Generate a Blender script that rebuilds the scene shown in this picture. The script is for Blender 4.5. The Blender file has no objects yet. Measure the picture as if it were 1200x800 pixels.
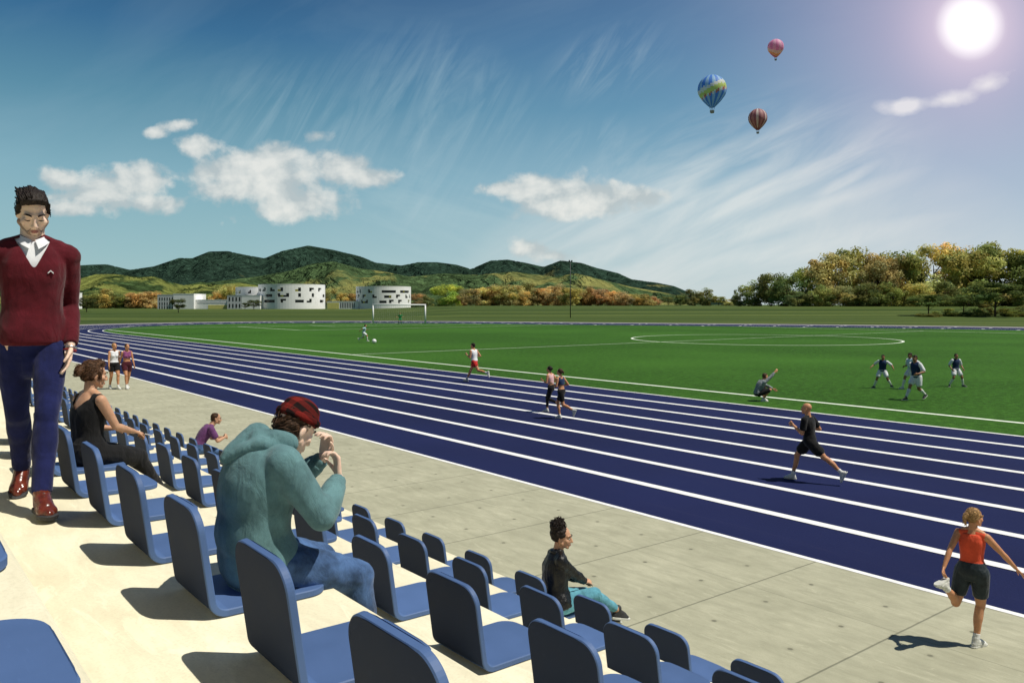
import bpy, bmesh, math, random
import numpy as np
from mathutils import Vector, Matrix, Quaternion, noise as mnoise

random.seed(7)
SC = bpy.context.scene
COL = SC.collection
V = Vector
R = math.radians
PI = math.pi

# ------------------------------------------------------------------ frame of reference
# world x = across the track (from the stand to the field), y = along the track, z = up; track level is z = 0
FPX = 969.0
HOR = 357.0
CAMZ = 3.4
TH = math.atan(763 / 969)
CS, SN = math.cos(TH), math.sin(TH)


def W(X, Y, z=0.0):
    return V((X * CS + Y * SN, -X * SN + Y * CS, z))


def gpx(x, y, z=0.0):
    Y = FPX * (CAMZ - z) / (y - HOR)
    return W((x - 600) / FPX * Y, Y, z)


def dpx(x, y, Y):
    return W((x - 600) / FPX * Y, Y, CAMZ - (y - HOR) / FPX * Y)


# ------------------------------------------------------------------ objects
def empty(name, loc=(0, 0, 0), rz=0.0, scale=1.0, parent=None):
    o = bpy.data.objects.new(name, None)
    o.empty_display_size = 0.2
    COL.objects.link(o)
    o.location = loc
    o.rotation_euler = (0, 0, rz)
    o.scale = (scale,) * 3
    if parent:
        o.parent = parent
    return o


def tag(o, label=None, cat=None, group=None, kind=None):
    if label:
        o['label'] = label
    if cat:
        o['category'] = cat
    if group:
        o['group'] = group
    if kind:
        o['kind'] = kind
    return o


def link(name, me, m=None, parent=None, smooth=False):
    if m is not None and len(me.materials) == 0:
        for k in (m if isinstance(m, (list, tuple)) else [m]):
            me.materials.append(k)
    if smooth:
        me.polygons.foreach_set('use_smooth', [True] * len(me.polygons))
    o = bpy.data.objects.new(name, me)
    COL.objects.link(o)
    if parent:
        o.parent = parent
    return o


def bm_obj(name, bm, m=None, parent=None, smooth=False):
    me = bpy.data.meshes.new(name)
    bm.normal_update()
    bm.to_mesh(me)
    bm.free()
    return link(name, me, m, parent, smooth)


def copy_tree(o, parent=None):
    c = o.copy()
    COL.objects.link(c)
    if parent:
        c.parent = parent
    for ch in list(o.children):
        copy_tree(ch, c)
    return c


# ------------------------------------------------------------------ materials
class NT:
    def __init__(s, name):
        s.m = bpy.data.materials.new(name)
        s.m.use_nodes = True
        s.t = s.m.node_tree
        s.n = s.t.nodes
        s.n.clear()
        s.out = s.n.new('ShaderNodeOutputMaterial')
        s.p = s.n.new('ShaderNodeBsdfPrincipled')
        s.t.links.new(s.p.outputs[0], s.out.inputs[0])
        s.tc = s.n.new('ShaderNodeTexCoord')

    def new(s, k, **kw):
        n = s.n.new(k)
        for a, b in kw.items():
            setattr(n, a, b)
        return n

    def l(s, a, b):
        s.t.links.new(a, b)

    def noise(s, vec, scale, detail=4, rough=.55, dist=0):
        n = s.new('ShaderNodeTexNoise')
        n.inputs['Scale'].default_value = scale
        n.inputs['Detail'].default_value = detail
        n.inputs['Roughness'].default_value = rough
        n.inputs['Distortion'].default_value = dist
        s.l(vec, n.inputs['Vector'])
        return n.outputs['Fac']

    def mapping(s, vec, scale=(1, 1, 1), rot=(0, 0, 0), loc=(0, 0, 0)):
        n = s.new('ShaderNodeMapping')
        n.inputs['Scale'].default_value = scale
        n.inputs['Rotation'].default_value = rot
        n.inputs['Location'].default_value = loc
        s.l(vec, n.inputs['Vector'])
        return n.outputs[0]

    def ramp(s, fac, stops):
        n = s.new('ShaderNodeValToRGB')
        e = n.color_ramp.elements
        while len(e) < len(stops):
            e.new(.5)
        for q, (p, c) in zip(e, stops):
            q.position = p
            q.color = (c[0], c[1], c[2], 1) if hasattr(c, '__len__') else (c, c, c, 1)
        s.l(fac, n.inputs[0])
        return n.outputs[0]

    def mix(s, fac, a, b, blend='MIX'):
        n = s.new('ShaderNodeMix', data_type='RGBA', blend_type=blend)
        for q, i in ((fac, 0), (a, 6), (b, 7)):
            if isinstance(q, (int, float)):
                n.inputs[i].default_value = q if i == 0 else (q, q, q, 1)
            elif isinstance(q, (tuple, list)):
                n.inputs[i].default_value = (q[0], q[1], q[2], 1)
            else:
                s.l(q, n.inputs[i])
        return n.outputs[2]

    def math(s, op, a, b=None, c=None, clamp=False):
        n = s.new('ShaderNodeMath', operation=op, use_clamp=clamp)
        for i, q in enumerate((a, b, c)):
            if q is None:
                continue
            if isinstance(q, (int, float)):
                n.inputs[i].default_value = q
            else:
                s.l(q, n.inputs[i])
        return n.outputs[0]

    def sep(s, vec):
        n = s.new('ShaderNodeSeparateXYZ')
        s.l(vec, n.inputs[0])
        return n.outputs

    def bump(s, h, strength=.3, dist=.01):
        n = s.new('ShaderNodeBump')
        n.inputs['Strength'].default_value = strength
        n.inputs['Distance'].default_value = dist
        s.l(h, n.inputs['Height'])
        s.l(n.outputs[0], s.p.inputs['Normal'])

    def base(s, c):
        if isinstance(c, (tuple, list)):
            s.p.inputs['Base Color'].default_value = (c[0], c[1], c[2], 1)
        else:
            s.l(c, s.p.inputs['Base Color'])

    def rough(s, r):
        if isinstance(r, (int, float)):
            s.p.inputs['Roughness'].default_value = r
        else:
            s.l(r, s.p.inputs['Roughness'])

    def spec(s, v):
        s.p.inputs['Specular IOR Level'].default_value = v


def mat(name, col, rough=.6, var=.18, scale=12, bump=0, bscale=60, spec=.4, metal=0, bdist=.004, aniso=None):
    t = NT(name)
    vec = t.tc.outputs['Object']
    if aniso:
        vec = t.mapping(vec, aniso)
    n = t.noise(vec, scale, 5)
    lo = tuple(c * (1 - var) for c in col)
    hi = tuple(min(1, c * (1 + var)) for c in col)
    t.base(t.ramp(n, [(.3, lo), (.7, hi)]))
    t.rough(rough)
    t.spec(spec)
    t.p.inputs['Metallic'].default_value = metal
    if bump:
        t.bump(t.noise(vec, bscale, 4), bump, bdist)
    return t.m


def fabric(name, col, rough=.85, var=.2, fold=.3, weave=500, spec=.15):
    """cloth: soft large folds and a fine weave as bump, mottled colour"""
    t = NT(name)
    vec = t.tc.outputs['Object']
    n = t.noise(vec, 9, 5, .6)
    f = t.noise(t.mapping(vec, (1, 1, .55)), 14, 3, .5, .8)
    w = t.noise(vec, weave, 2)
    lo = tuple(c * (1 - var) for c in col)
    hi = tuple(min(1, c * (1 + var)) for c in col)
    c = t.ramp(n, [(.28, lo), (.72, hi)])
    w2 = t.ramp(w, [(.3, .8), (.7, 1.12)])
    t.base(t.mix(1.0, c, w2, 'MULTIPLY'))
    t.rough(rough)
    t.spec(spec)
    h = t.math('ADD', t.math('MULTIPLY', f, 1.0), t.math('MULTIPLY', w, .06))
    t.bump(h, fold, .03)
    t.p.inputs['Sheen Weight'].default_value = .12
    return t.m


def skin(name, col):
    t = NT(name)
    vec = t.tc.outputs['Object']
    n = t.noise(vec, 14, 5, .6)
    lo = (col[0] * .90, col[1] * .83, col[2] * .80)
    hi = (min(1, col[0] * 1.08), col[1] * 1.08, col[2] * 1.05)
    t.base(t.ramp(n, [(.3, lo), (.65, hi)]))
    t.rough(.5)
    t.spec(.35)
    t.p.inputs['Subsurface Weight'].default_value = .12
    t.p.inputs['Subsurface Radius'].default_value = (.02, .008, .004)
    t.p.inputs['Subsurface Scale'].default_value = .5
    t.bump(t.noise(vec, 220, 3), .08, .003)
    return t.m


# ------------------------------------------------------------------ mesh blob: overlapping closed shapes fused by a voxel remesh
class Blob:
    def __init__(s):
        s.bm = bmesh.new()

    def loft(s, rings):
        vs = [[s.bm.verts.new(p) for p in r] for r in rings]
        n = len(vs[0])
        for a, b in zip(vs[:-1], vs[1:]):
            for i in range(n):
                s.bm.faces.new((a[i], a[(i + 1) % n], b[(i + 1) % n], b[i]))
        s.bm.faces.new(list(reversed(vs[0])))
        s.bm.faces.new(vs[-1])

    def cone(s, a, ra, b, rb, n=14, ca=True, cb=True):
        a, b = V(a), V(b)
        d = b - a
        L = d.length
        if L < 1e-5:
            return s.ell(a, (ra, ra, ra))
        d.normalize()
        u = d.orthogonal().normalized()
        w = d.cross(u)
        rings = []

        def ring(c, r):
            rings.append([c + (u * math.cos(2 * PI * i / n) + w * math.sin(2 * PI * i / n)) * r for i in range(n)])
        if ca:
            for k in (80, 55, 28):
                ring(a - d * ra * math.sin(R(k)), ra * math.cos(R(k)))
        ring(a, ra)
        ring(b, rb)
        if cb:
            for k in (28, 55, 80):
                ring(b + d * rb * math.sin(R(k)), rb * math.cos(R(k)))
        s.loft(rings)

    def ell(s, c, r, M=None, n=16):
        c = V(c)
        M = M or Matrix.Identity(3)
        if not hasattr(r, '__len__'):
            r = (r, r, r)
        rings = []
        for k in range(1, 10):
            p = -PI / 2 + PI * k / 10
            rings.append([c + M @ V((r[0] * math.cos(p) * math.cos(2 * PI * i / n), r[1] * math.cos(p) * math.sin(2 * PI * i / n), r[2] * math.sin(p))) for i in range(n)])
        s.loft(rings)

    def chain(s, pts, rad, n=14, flat=(False, False)):
        for i in range(len(pts) - 1):
            s.cone(pts[i], rad[i], pts[i + 1], rad[i + 1], n, not (flat[0] and i == 0), not (flat[1] and i == len(pts) - 2))

    def fuse(s, name, m, parent, voxel=.008, smooth=3, fac=.5, disp=None, post=None):
        me = bpy.data.meshes.new('tmp')
        bmesh.ops.recalc_face_normals(s.bm, faces=s.bm.faces)
        s.bm.to_mesh(me)
        s.bm.free()
        ob = bpy.data.objects.new('tmp', me)
        COL.objects.link(ob)
        r = ob.modifiers.new('r', 'REMESH')
        r.mode = 'VOXEL'
        r.voxel_size = voxel
        r.adaptivity = 0
        if smooth:
            k = ob.modifiers.new('s', 'SMOOTH')
            k.factor = fac
            k.iterations = smooth
        dg = bpy.context.evaluated_depsgraph_get()
        me2 = bpy.data.meshes.new_from_object(ob.evaluated_get(dg))
        bpy.data.objects.remove(ob)
        bpy.data.meshes.remove(me)
        me2.name = name
        if disp:
            amp, sc = disp
            nv = len(me2.vertices)
            co = np.empty(nv * 3, 'f')
            no = np.empty(nv * 3, 'f')
            me2.vertices.foreach_get('co', co)
            me2.vertices.foreach_get('normal', no)
            co = co.reshape(-1, 3)
            no = no.reshape(-1, 3)
            d = np.array([mnoise.noise(V((p[0] * sc, p[1] * sc, p[2] * sc * .6))) + .5 * mnoise.noise(V((p[0] * sc * 2.3 + 5, p[1] * sc * 2.3, p[2] * sc * 1.6))) for p in co.tolist()], 'f')
            co = co + no * (d * amp)[:, None]
            me2.vertices.foreach_set('co', co.ravel())
        if post:
            post(me2)
        me2.materials.clear()
        return link(name, me2, m, parent, True)


def add_box(bm, c, h, M=None):
    c = V(c)
    vs = []
    for sx in (-1, 1):
        for sy in (-1, 1):
            for sz in (-1, 1):
                p = V((sx * h[0], sy * h[1], sz * h[2]))
                vs.append(bm.verts.new(c + (M @ p if M else p)))
    for f in ((0, 1, 3, 2), (4, 6, 7, 5), (0, 4, 5, 1), (2, 3, 7, 6), (0, 2, 6, 4), (1, 5, 7, 3)):
        bm.faces.new([vs[i] for i in f])


def add_tube(bm, pts, rads, n=6, cap=True):
    rings = []
    for i, p in enumerate(pts):
        d = (pts[min(i + 1, len(pts) - 1)] - pts[max(i - 1, 0)])
        if d.length < 1e-9:
            d = V((0, 0, 1))
        d.normalize()
        u = d.cross(V((0.13, .31, .94))).normalized()
        w = d.cross(u)
        rings.append([bm.verts.new(p + (u * math.cos(2 * PI * k / n) + w * math.sin(2 * PI * k / n)) * rads[i]) for k in range(n)])
    for a, b in zip(rings[:-1], rings[1:]):
        for k in range(n):
            bm.faces.new((a[k], a[(k + 1) % n], b[(k + 1) % n], b[k]))
    if cap:
        bm.faces.new(list(reversed(rings[0])))
        bm.faces.new(rings[-1])
# ------------------------------------------------------------------ camera
cam_d = bpy.data.cameras.new('camera')
cam = bpy.data.objects.new('camera', cam_d)
COL.objects.link(cam)
cam.location = (0, 0, CAMZ)
cam.rotation_euler = (R(90), 0, -TH)
cam_d.sensor_width = 36
cam_d.lens = FPX / 1200 * 36
cam_d.shift_y = -(400 - HOR) / 1200
cam_d.clip_start = .05
cam_d.clip_end = 20000
SC.camera = cam
SC.view_settings.view_transform = 'Standard'
SC.view_settings.look = 'None'
SC.view_settings.exposure = 0

# ------------------------------------------------------------------ sun
SUN_AZ = TH + R(105)
SUN_EL = R(62)
sd = bpy.data.lights.new('sun', 'SUN')
sd.energy = 4.8
sd.angle = R(.55)
sd.color = (1, .95, .84)
so = bpy.data.objects.new('sun', sd)
COL.objects.link(so)
sdir = V((math.sin(SUN_AZ) * math.cos(SUN_EL), math.cos(SUN_AZ) * math.cos(SUN_EL), math.sin(SUN_EL)))
so.rotation_euler = (-sdir).to_track_quat('-Z', 'Y').to_euler()
so.location = (30, 0, 40)

# ------------------------------------------------------------------ sky
wd = bpy.data.worlds.new('World')
SC.world = wd
wd.use_nodes = True


class WT(NT):
    def __init__(s, w):
        s.t = w.node_tree
        s.n = s.t.nodes
        s.n.clear()
        s.out = s.n.new('ShaderNodeOutputWorld')
        s.bg = s.n.new('ShaderNodeBackground')
        s.t.links.new(s.bg.outputs[0], s.out.inputs[0])
        s.tc = s.n.new('ShaderNodeTexCoord')


def srgb(r, g, b):
    f = lambda c: (c / 255 / 12.92) if c / 255 <= .04045 else ((c / 255 + .055) / 1.055) ** 2.4
    return (f(r), f(g), f(b))


w = WT(wd)
sky = w.new('ShaderNodeTexSky', sky_type='NISHITA')
sky.sun_disc = False
sky.sun_elevation = SUN_EL
sky.sun_rotation = SUN_AZ
sky.air_density = 1.2
sky.dust_density = .6
STR = .1
w.bg.inputs['Strength'].default_value = STR
d = w.tc.outputs['Generated']
# bearing of a sky direction: rotate so that the view across the stadium is +Y
rot = w.new('ShaderNodeVectorRotate', rotation_type='Z_AXIS')
w.l(d, rot.inputs['Vector'])
rot.inputs['Angle'].default_value = TH
sx, sy, sz = w.sep(rot.outputs[0])
fy = w.math('MAXIMUM', sy, .05)
U = w.math('DIVIDE', sx, fy)
Vv = w.math('DIVIDE', sz, fy)
az = w.math('ARCTAN2', sx, w.math('MAXIMUM', w.math('ABSOLUTE', sy), .001))
elev = w.math('ARCSINE', sz)
# clear-sky gradient by elevation (degrees / 60)
e01 = w.math('DIVIDE', elev, R(60), clamp=True)
ga = w.ramp(e01, [(0, srgb(168, 198, 200)), (.05, srgb(150, 189, 196)), (.14, srgb(126, 172, 188)), (.22, srgb(86, 139, 164)), (.29, srgb(52, 106, 146)), (.36, srgb(30, 78, 122)), (.6, srgb(22, 62, 105)), (1, srgb(18, 50, 92))])
gb = w.ramp(e01, [(0, srgb(205, 217, 220)), (.05, srgb(184, 205, 216)), (.14, srgb(146, 182, 204)), (.22, srgb(108, 155, 188)), (.30, srgb(98, 138, 176)), (.36, srgb(94, 128, 168)), (.6, srgb(60, 95, 140)), (1, srgb(25, 62, 108))])
side = w.math('MULTIPLY_ADD', U, 1.15, .38, clamp=True)
grad = w.mix(side, ga, gb)
cxy = w.new('ShaderNodeCombineXYZ')
w.l(U, cxy.inputs[0])
w.l(Vv, cxy.inputs[1])
P = cxy.outputs[0]
front = w.math('GREATER_THAN', sy, .06)
def tmap(sc, ang):
    m = w.new('ShaderNodeMapping', vector_type='TEXTURE')
    m.inputs['Scale'].default_value = (1 / sc[0], 1 / sc[1], 1)
    m.inputs['Rotation'].default_value = (0, 0, ang)
    w.l(P, m.inputs['Vector'])
    return m.outputs[0]


# broad tonal mottling
mot = w.noise(tmap((2.5, 7), .35), 1.2, 5, .6, .6)
grad = w.mix(w.math('MULTIPLY', w.ramp(mot, [(.45, 0), (.75, 1)]), .10), grad, srgb(175, 200, 212))


def P2(x, y):
    return ((x - 600) / FPX, (HOR - y) / FPX)


def blob(x, y, rx, ry, rot_=0):
    cx, cy = P2(x, y)
    m = w.new('ShaderNodeMapping', vector_type='TEXTURE')
    m.inputs['Location'].default_value = (cx, cy, 0)
    m.inputs['Rotation'].default_value = (0, 0, rot_)
    m.inputs['Scale'].default_value = (rx / FPX, ry / FPX, 1)
    w.l(P, m.inputs['Vector'])
    ln = w.new('ShaderNodeVectorMath', operation='LENGTH')
    w.l(m.outputs[0], ln.inputs[0])
    return w.math('SUBTRACT', 1, ln.outputs['Value'])


def mx(l):
    a = l[0]
    for b in l[1:]:
        a = w.math('SMOOTH_MAX', a, b, .25)
    return a


# high streaky cirrus
def streaks(angle, sc, region, lo, hi, amt, wob=.5):
    m = tmap(sc, angle)
    n = w.noise(m, 1.0, 7, .62, wob)
    r = mx([blob(*q) for q in region])
    rr = w.math('MULTIPLY', r, 1.6, clamp=True)
    k = w.ramp(n, [(lo, 0), (hi, 1)])
    return w.math('MULTIPLY', w.math('MULTIPLY', k, rr), amt)


col = grad
veil = w.math('MULTIPLY', mx([blob(830, 330, 260, 75), blob(720, 290, 210, 90, .3), blob(1000, 290, 240, 120)]), 1.3, clamp=True)
vn = w.noise(tmap((4, 14), .42), 1.0, 6, .6, .5)
col = w.mix(w.math('MULTIPLY', veil, w.ramp(vn, [(.30, .12), (.68, .85)])), col, srgb(212, 221, 222))
s1 = streaks(.46, (3, 17, 1), [(800, 255, 300, 125, .45), (900, 235, 240, 75, .42), (760, 300, 230, 80, .2)], .40, .74, .85, .9)
col = w.mix(s1, col, srgb(216, 224, 225))
s2 = streaks(1.02, (4, 26, 1), [(480, 150, 130, 135, 1.0), (545, 120, 80, 125, .9), (340, 150, 130, 90), (480, 230, 120, 70)], .44, .78, .42, 1.8)
col = w.mix(s2, col, srgb(170, 197, 208))
sw_ = mx([blob(800, 250, 190, 17, .50), blob(870, 235, 170, 15, .40), blob(900, 262, 210, 16, .33), blob(780, 225, 150, 22, .55), blob(700, 300, 150, 16, .35), blob(985, 215, 60, 9, .5), blob(940, 290, 200, 18, .2)])
sn_ = w.noise(tmap((5, 24), .44), 1.0, 7, .6, .9)
col = w.mix(w.math('MULTIPLY', w.math('MULTIPLY', sw_, 1.5, clamp=True), w.ramp(sn_, [(.28, .05), (.66, .85)])), col, srgb(218, 226, 226))
s3 = streaks(.95, (5, 24, 1), [(690, 190, 80, 60, .6), (715, 75, 50, 95, 1.9)], .44, .78, .4, 1.6)
col = w.mix(s3, col, srgb(185, 205, 214))
s4 = streaks(-.28, (3, 24, 1), [(530, 270, 200, 80, -.3)], .42, .72, .45, .8)
col = w.mix(s4, col, srgb(178, 204, 210))

# cumulus
cn = w.noise(w.mapping(P, (1, 1.25, 1)), 15, 7, .52, .15)
cn2 = w.noise(P, 46, 6, .6, .2)
cum = mx([blob(75, 212, 50, 20, -.25), blob(120, 224, 80, 32, .1), blob(158, 213, 58, 32), blob(176, 239, 52, 19), blob(88, 244, 42, 15),
          blob(268, 200, 68, 36), blob(312, 212, 112, 48), blob(345, 238, 84, 32), blob(395, 197, 56, 30), blob(262, 222, 48, 24),
          blob(231, 172, 38, 20), blob(435, 208, 46, 18),
          blob(640, 226, 80, 30), blob(660, 240, 86, 28), blob(705, 232, 76, 24), blob(745, 230, 50, 18), blob(602, 222, 52, 13),
          *[w.math('SUBTRACT', q, .42) for q in (blob(374, 159, 46, 22), blob(210, 148, 50, 17, .15), blob(183, 156, 36, 15), blob(622, 292, 70, 30), blob(655, 299, 60, 26))]])
cv = w.math('ADD', cum, w.math('MULTIPLY', w.math('SUBTRACT', cn, .5), 1.75))
cv = w.math('ADD', cv, w.math('MULTIPLY', w.math('SUBTRACT', cn2, .5), .62))
cm = w.ramp(cv, [(.14, 0), (.26, .28), (.40, .78), (.60, .98)])
# thickness gives the cloud its own lit crown and greyer base
up = w.noise(w.mapping(P, (1, 1.25, 1), (0, 0, 0), (-.010, -.016, 0)), 15, 7, .52, .15)
sh = w.math('ADD', w.math('MULTIPLY', w.math('SUBTRACT', cn, up), 2.6), w.math('MULTIPLY', cv, .35))
cc = w.ramp(sh, [(.0, srgb(186, 196, 198)), (.3, srgb(216, 220, 217)), (.6, srgb(236, 236, 230))])
col = w.mix(w.math('MULTIPLY', cm, .95), col, cc)
# the glare of the low sun through haze
gx, gy = P2(1137, 30)
gm = w.new('ShaderNodeVectorMath', operation='DISTANCE')
w.l(P, gm.inputs[0])
gm.inputs[1].default_value = (gx, gy, 0)
gd = gm.outputs['Value']
halo = w.math('POWER', w.math('SUBTRACT', 1, w.math('DIVIDE', gd, .46, clamp=True)), 2.4)
col = w.mix(w.math('MULTIPLY', halo, .90), col, srgb(216, 194, 216))
# small ragged cloud under the sun
c5 = w.math('SUBTRACT', mx([blob(1060, 124, 60, 20, .1), blob(1108, 117, 80, 20, .2), blob(1158, 99, 50, 22, .35)]), .30)
c5 = w.math('ADD', c5, w.math('MULTIPLY', w.math('SUBTRACT', cn, .5), 1.7))
col = w.mix(w.math('MULTIPLY', w.ramp(c5, [(.12, 0), (.6, 1)]), .85), col, srgb(240, 236, 238))
core = w.math('POWER', w.math('SUBTRACT', 1, w.math('DIVIDE', gd, .13, clamp=True)), 2.6)
col = w.mix(w.math('MULTIPLY', core, .85), col, srgb(255, 232, 246))
disc = w.ramp(gd, [(.016, 1), (.026, .7), (.044, 0)])
col = w.mix(disc, col, (1.35, 1.3, 1.3))
fac = w.math('MULTIPLY', front, 1.0)
back = w.mix(.5, w.mix(.45, ga, (0, 0, 0)), w.mix(.45, gb, (0, 0, 0)))
col = w.mix(fac, back, col)
# lower hemisphere: dull ground bounce
low = w.math('LESS_THAN', sz, -.01)
col = w.mix(low, col, (.07, .08, .055))
sc10 = w.new('ShaderNodeVectorMath', operation='SCALE')
w.l(col, sc10.inputs[0])
sc10.inputs['Scale'].default_value = 1 / STR
fin = w.mix(.93, sky.outputs[0], sc10.outputs[0])
w.l(fin, w.bg.inputs['Color'])
# ------------------------------------------------------------------ oval of the running track (plan, metres)
LANE = 1.70
ctrl = [(23.57, -90), (23.57, 20), (23.57, 80), (23.57, 105), (25.6, 121), (32, 134), (44, 143), (58, 146), (72, 140), (84, 125), (95, 104), (108, 80), (117, 60), (121.5, 38), (122.5, 10), (122.5, -90)]


def catmull(pts, n):
    out = []
    for i in range(len(pts) - 1):
        p0, p1, p2, p3 = pts[max(i - 1, 0)], pts[i], pts[i + 1], pts[min(i + 2, len(pts) - 1)]
        for k in range(n):
            t = k / n
            out.append(tuple(.5 * ((2 * b) + (c - a) * t + (2 * a - 5 * b + 4 * c - e) * t * t + (3 * b - a - 3 * c + e) * t ** 3) for a, b, c, e in zip(p0, p1, p2, p3)))
    out.append(pts[-1])
    return out


inner = [V((a, b)) for a, b in catmull(ctrl, 14)]
for p in inner:
    if p.y < 100 and p.x < 40:
        p.x = 23.57
nrm = []
for i in range(len(inner)):
    t = (inner[min(i + 1, len(inner) - 1)] - inner[max(i - 1, 0)]).normalized()
    nrm.append(V((-t.y, t.x)))


def off(i, o):
    return inner[i] + nrm[i] * o


def ribbon(name, o0, o1, z, m, i0=0, i1=None, kind='structure', thin=None):
    bm = bmesh.new()
    i1 = i1 or len(inner)
    pr = None
    for i in range(i0, i1):
        k_ = 1 if thin is None else 1 - (1 - thin) * max(0, min(1, (i - 40) / 40))
        mid_ = (o0 + o1) / 2
        a, b = off(i, mid_ + (o0 - mid_) * k_), off(i, mid_ + (o1 - mid_) * k_)
        q = (bm.verts.new((a.x, a.y, z)), bm.verts.new((b.x, b.y, z)))
        if pr:
            bm.faces.new((pr[0], q[0], q[1], pr[1]))
        pr = q
    bmesh.ops.recalc_face_normals(bm, faces=bm.faces)
    if bm.faces[:] and bm.faces[:][0].normal.z < 0:
        bmesh.ops.reverse_faces(bm, faces=bm.faces)
    o = bm_obj(name, bm, m)
    return tag(o, kind=kind) if kind else o


# materials
def track_mat():
    t = NT('track_rubber')
    v = t.tc.outputs['Object']
    g = t.noise(v, 38, 3, .7)
    b = t.noise(v, .35, 4, .6)
    st = t.noise(t.mapping(v, (.9, .04, 1)), 1.2, 4)
    c = t.ramp(g, [(.3, (.0080, .0122, .052)), (.7, (.0145, .0215, .090))])
    c = t.mix(t.ramp(b, [(.35, 0), (.75, .5)]), c, (.0125, .0155, .068))
    c = t.mix(t.ramp(st, [(.5, 0), (.8, .3)]), c, (.019, .022, .078))
    sc_ = t.noise(t.mapping(v, (2.6, .12, 1)), 1.6, 8, .75, 1.2)
    c = t.mix(t.ramp(sc_, [(.60, 0), (.68, .28)]), c, (.045, .047, .10))
    pt = t.noise(v, .16, 3, .5)
    c = t.mix(t.ramp(pt, [(.35, .35), (.6, 0)]), c, (.006, .008, .030))
    t.base(c)
    t.rough(.9)
    t.spec(.12)
    t.bump(g, .5, .006)
    return t.m


def line_mat():
    t = NT('white_line_paint')
    v = t.tc.outputs['Object']
    n = t.noise(v, 6, 6, .7)
    sc_ = t.noise(t.mapping(v, (1, .2, 1)), 9, 7, .75, .6)
    c = t.ramp(n, [(.25, (.66, .66, .66)), (.6, (.86, .86, .85))])
    t.base(t.mix(t.ramp(sc_, [(.60, 0), (.70, .45)]), c, (.30, .31, .40)))
    t.rough(.7)
    return t.m


def field_mat(name, a, b, grain=20):
    t = NT(name)
    v = t.tc.outputs['Object']
    g = t.noise(v, grain, 4, .75)
    m = t.noise(v, 3.5, 6, .85)
    l = t.noise(v, .05, 3, .6)
    c = t.ramp(g, [(.3, tuple(q * .45 for q in a)), (.5, a), (.72, b)])
    c = t.mix(t.ramp(m, [(.38, .75), (.52, 0)]), c, tuple(q * .45 for q in a))
    c = t.mix(t.ramp(m, [(.52, 0), (.66, .6)]), c, tuple(q * 1.35 for q in b))
    c = t.mix(t.ramp(l, [(.4, 0), (.7, .35)]), c, tuple(q * 1.25 for q in b))
    t.base(c)
    t.rough(.95)
    t.spec(.1)
    t.bump(g, .8, .03)
    return t.m


M_track = track_mat()
M_line = line_mat()
M_field = field_mat('pitch_grass', (.030, .092, .010), (.060, .165, .020))

ribbon('running_track', 0, 8 * LANE, 0, M_track)
for k in range(9):
    w_ = .18 if k == 0 else .10 if k == 8 else .21
    ribbon('lane_line', k * LANE - w_ / 2 if k else -.05, k * LANE + w_ / 2, .008, M_line, thin=.24)
# relay and stagger marks on the far bend
bm = bmesh.new()
for k in range(8):
    for j in range(0, 16):
        i = 70 + k * 3 + j * 9
        if i + 1 >= len(inner):
            continue
        a = off(i, k * LANE + .2)
        b = off(i, (k + 1) * LANE - .2)
        t = (off(i + 1, 0) - off(i, 0)).normalized() * .2
        vs = [bm.verts.new((q.x, q.y, .010)) for q in (a - t, a + t, b + t, b - t)]
        bm.faces.new(vs)
bmesh.ops.recalc_face_normals(bm, faces=bm.faces)
o = bm_obj('stagger_marks', bm, M_line)
tag(o, kind='structure')

# pitch
bm = bmesh.new()
bm.faces.new([bm.verts.new((p.x, p.y, .004)) for p in reversed(inner)])
bmesh.ops.triangulate(bm, faces=bm.faces)
o = bm_obj('pitch_grass', bm, M_field)
tag(o, kind='structure')

M_pline = mat('pitch_line_paint', (.72, .78, .66), .8, .12, 8)


def inside(p):
    # far boundary test by polygon
    c = False
    n = len(inner)
    for i in range(n):
        a, b = inner[i], inner[(i + 1) % n]
        if (a.y > p.y) != (b.y > p.y) and p.x < (b.x - a.x) * (p.y - a.y) / (b.y - a.y) + a.x:
            c = not c
    return c


def pline(bm, pts, wd_, z=.009):
    for a, b in zip(pts[:-1], pts[1:]):
        a, b = V(a), V(b)
        L = (b - a).length
        n = max(1, int(L / 2))
        for k in range(n):
            p, q = a.lerp(b, k / n), a.lerp(b, (k + 1) / n)
            if not (inside(p) and inside(q)):
                continue
            t = (q - p).normalized()
            s = V((-t.y, t.x)) * wd_ / 2
            bm.faces.new([bm.verts.new((r.x, r.y, z)) for r in (p - s, q - s, q + s, p + s)])


bm = bmesh.new()
S0, SG, DC = 51.0, 127.5, 68.0
pline(bm, [(26.2, -28), (26.2, SG)], .24)
pline(bm, [(26.2, SG), (110, SG)], .24)
pline(bm, [(26.2, S0), (108, S0)], .13)
pline(bm, [(108, SG), (108, -28)], .24)
circ = [(DC + 2 + 12.7 * math.cos(2 * PI * k / 64), S0 - 2 + 12.7 * math.sin(2 * PI * k / 64)) for k in range(65)]
pline(bm, circ, .22)
pline(bm, [(46, SG), (46, 104), (98, 104), (98, SG)], .22)
pline(bm, [(58, SG), (58, 118), (86, 118), (86, SG)], .22)
bmesh.ops.recalc_face_normals(bm, faces=bm.faces)
o = bm_obj('pitch_lines', bm, M_pline)
tag(o, kind='structure')

# grey path round the outside of the far bend
M_path = mat('grey_path', (.27, .25, .26), .9, .15, .8)
ribbon('path', 8 * LANE + .12, 8 * LANE + 6.0, -.004, M_path, i0=46)


# ------------------------------------------------------------------ lawn: one sheet to the horizon, rising gently beyond the track
def smooth(a, b, x):
    t = max(0, min(1, (x - a) / (b - a)))
    return t * t * (3 - 2 * t)


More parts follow.
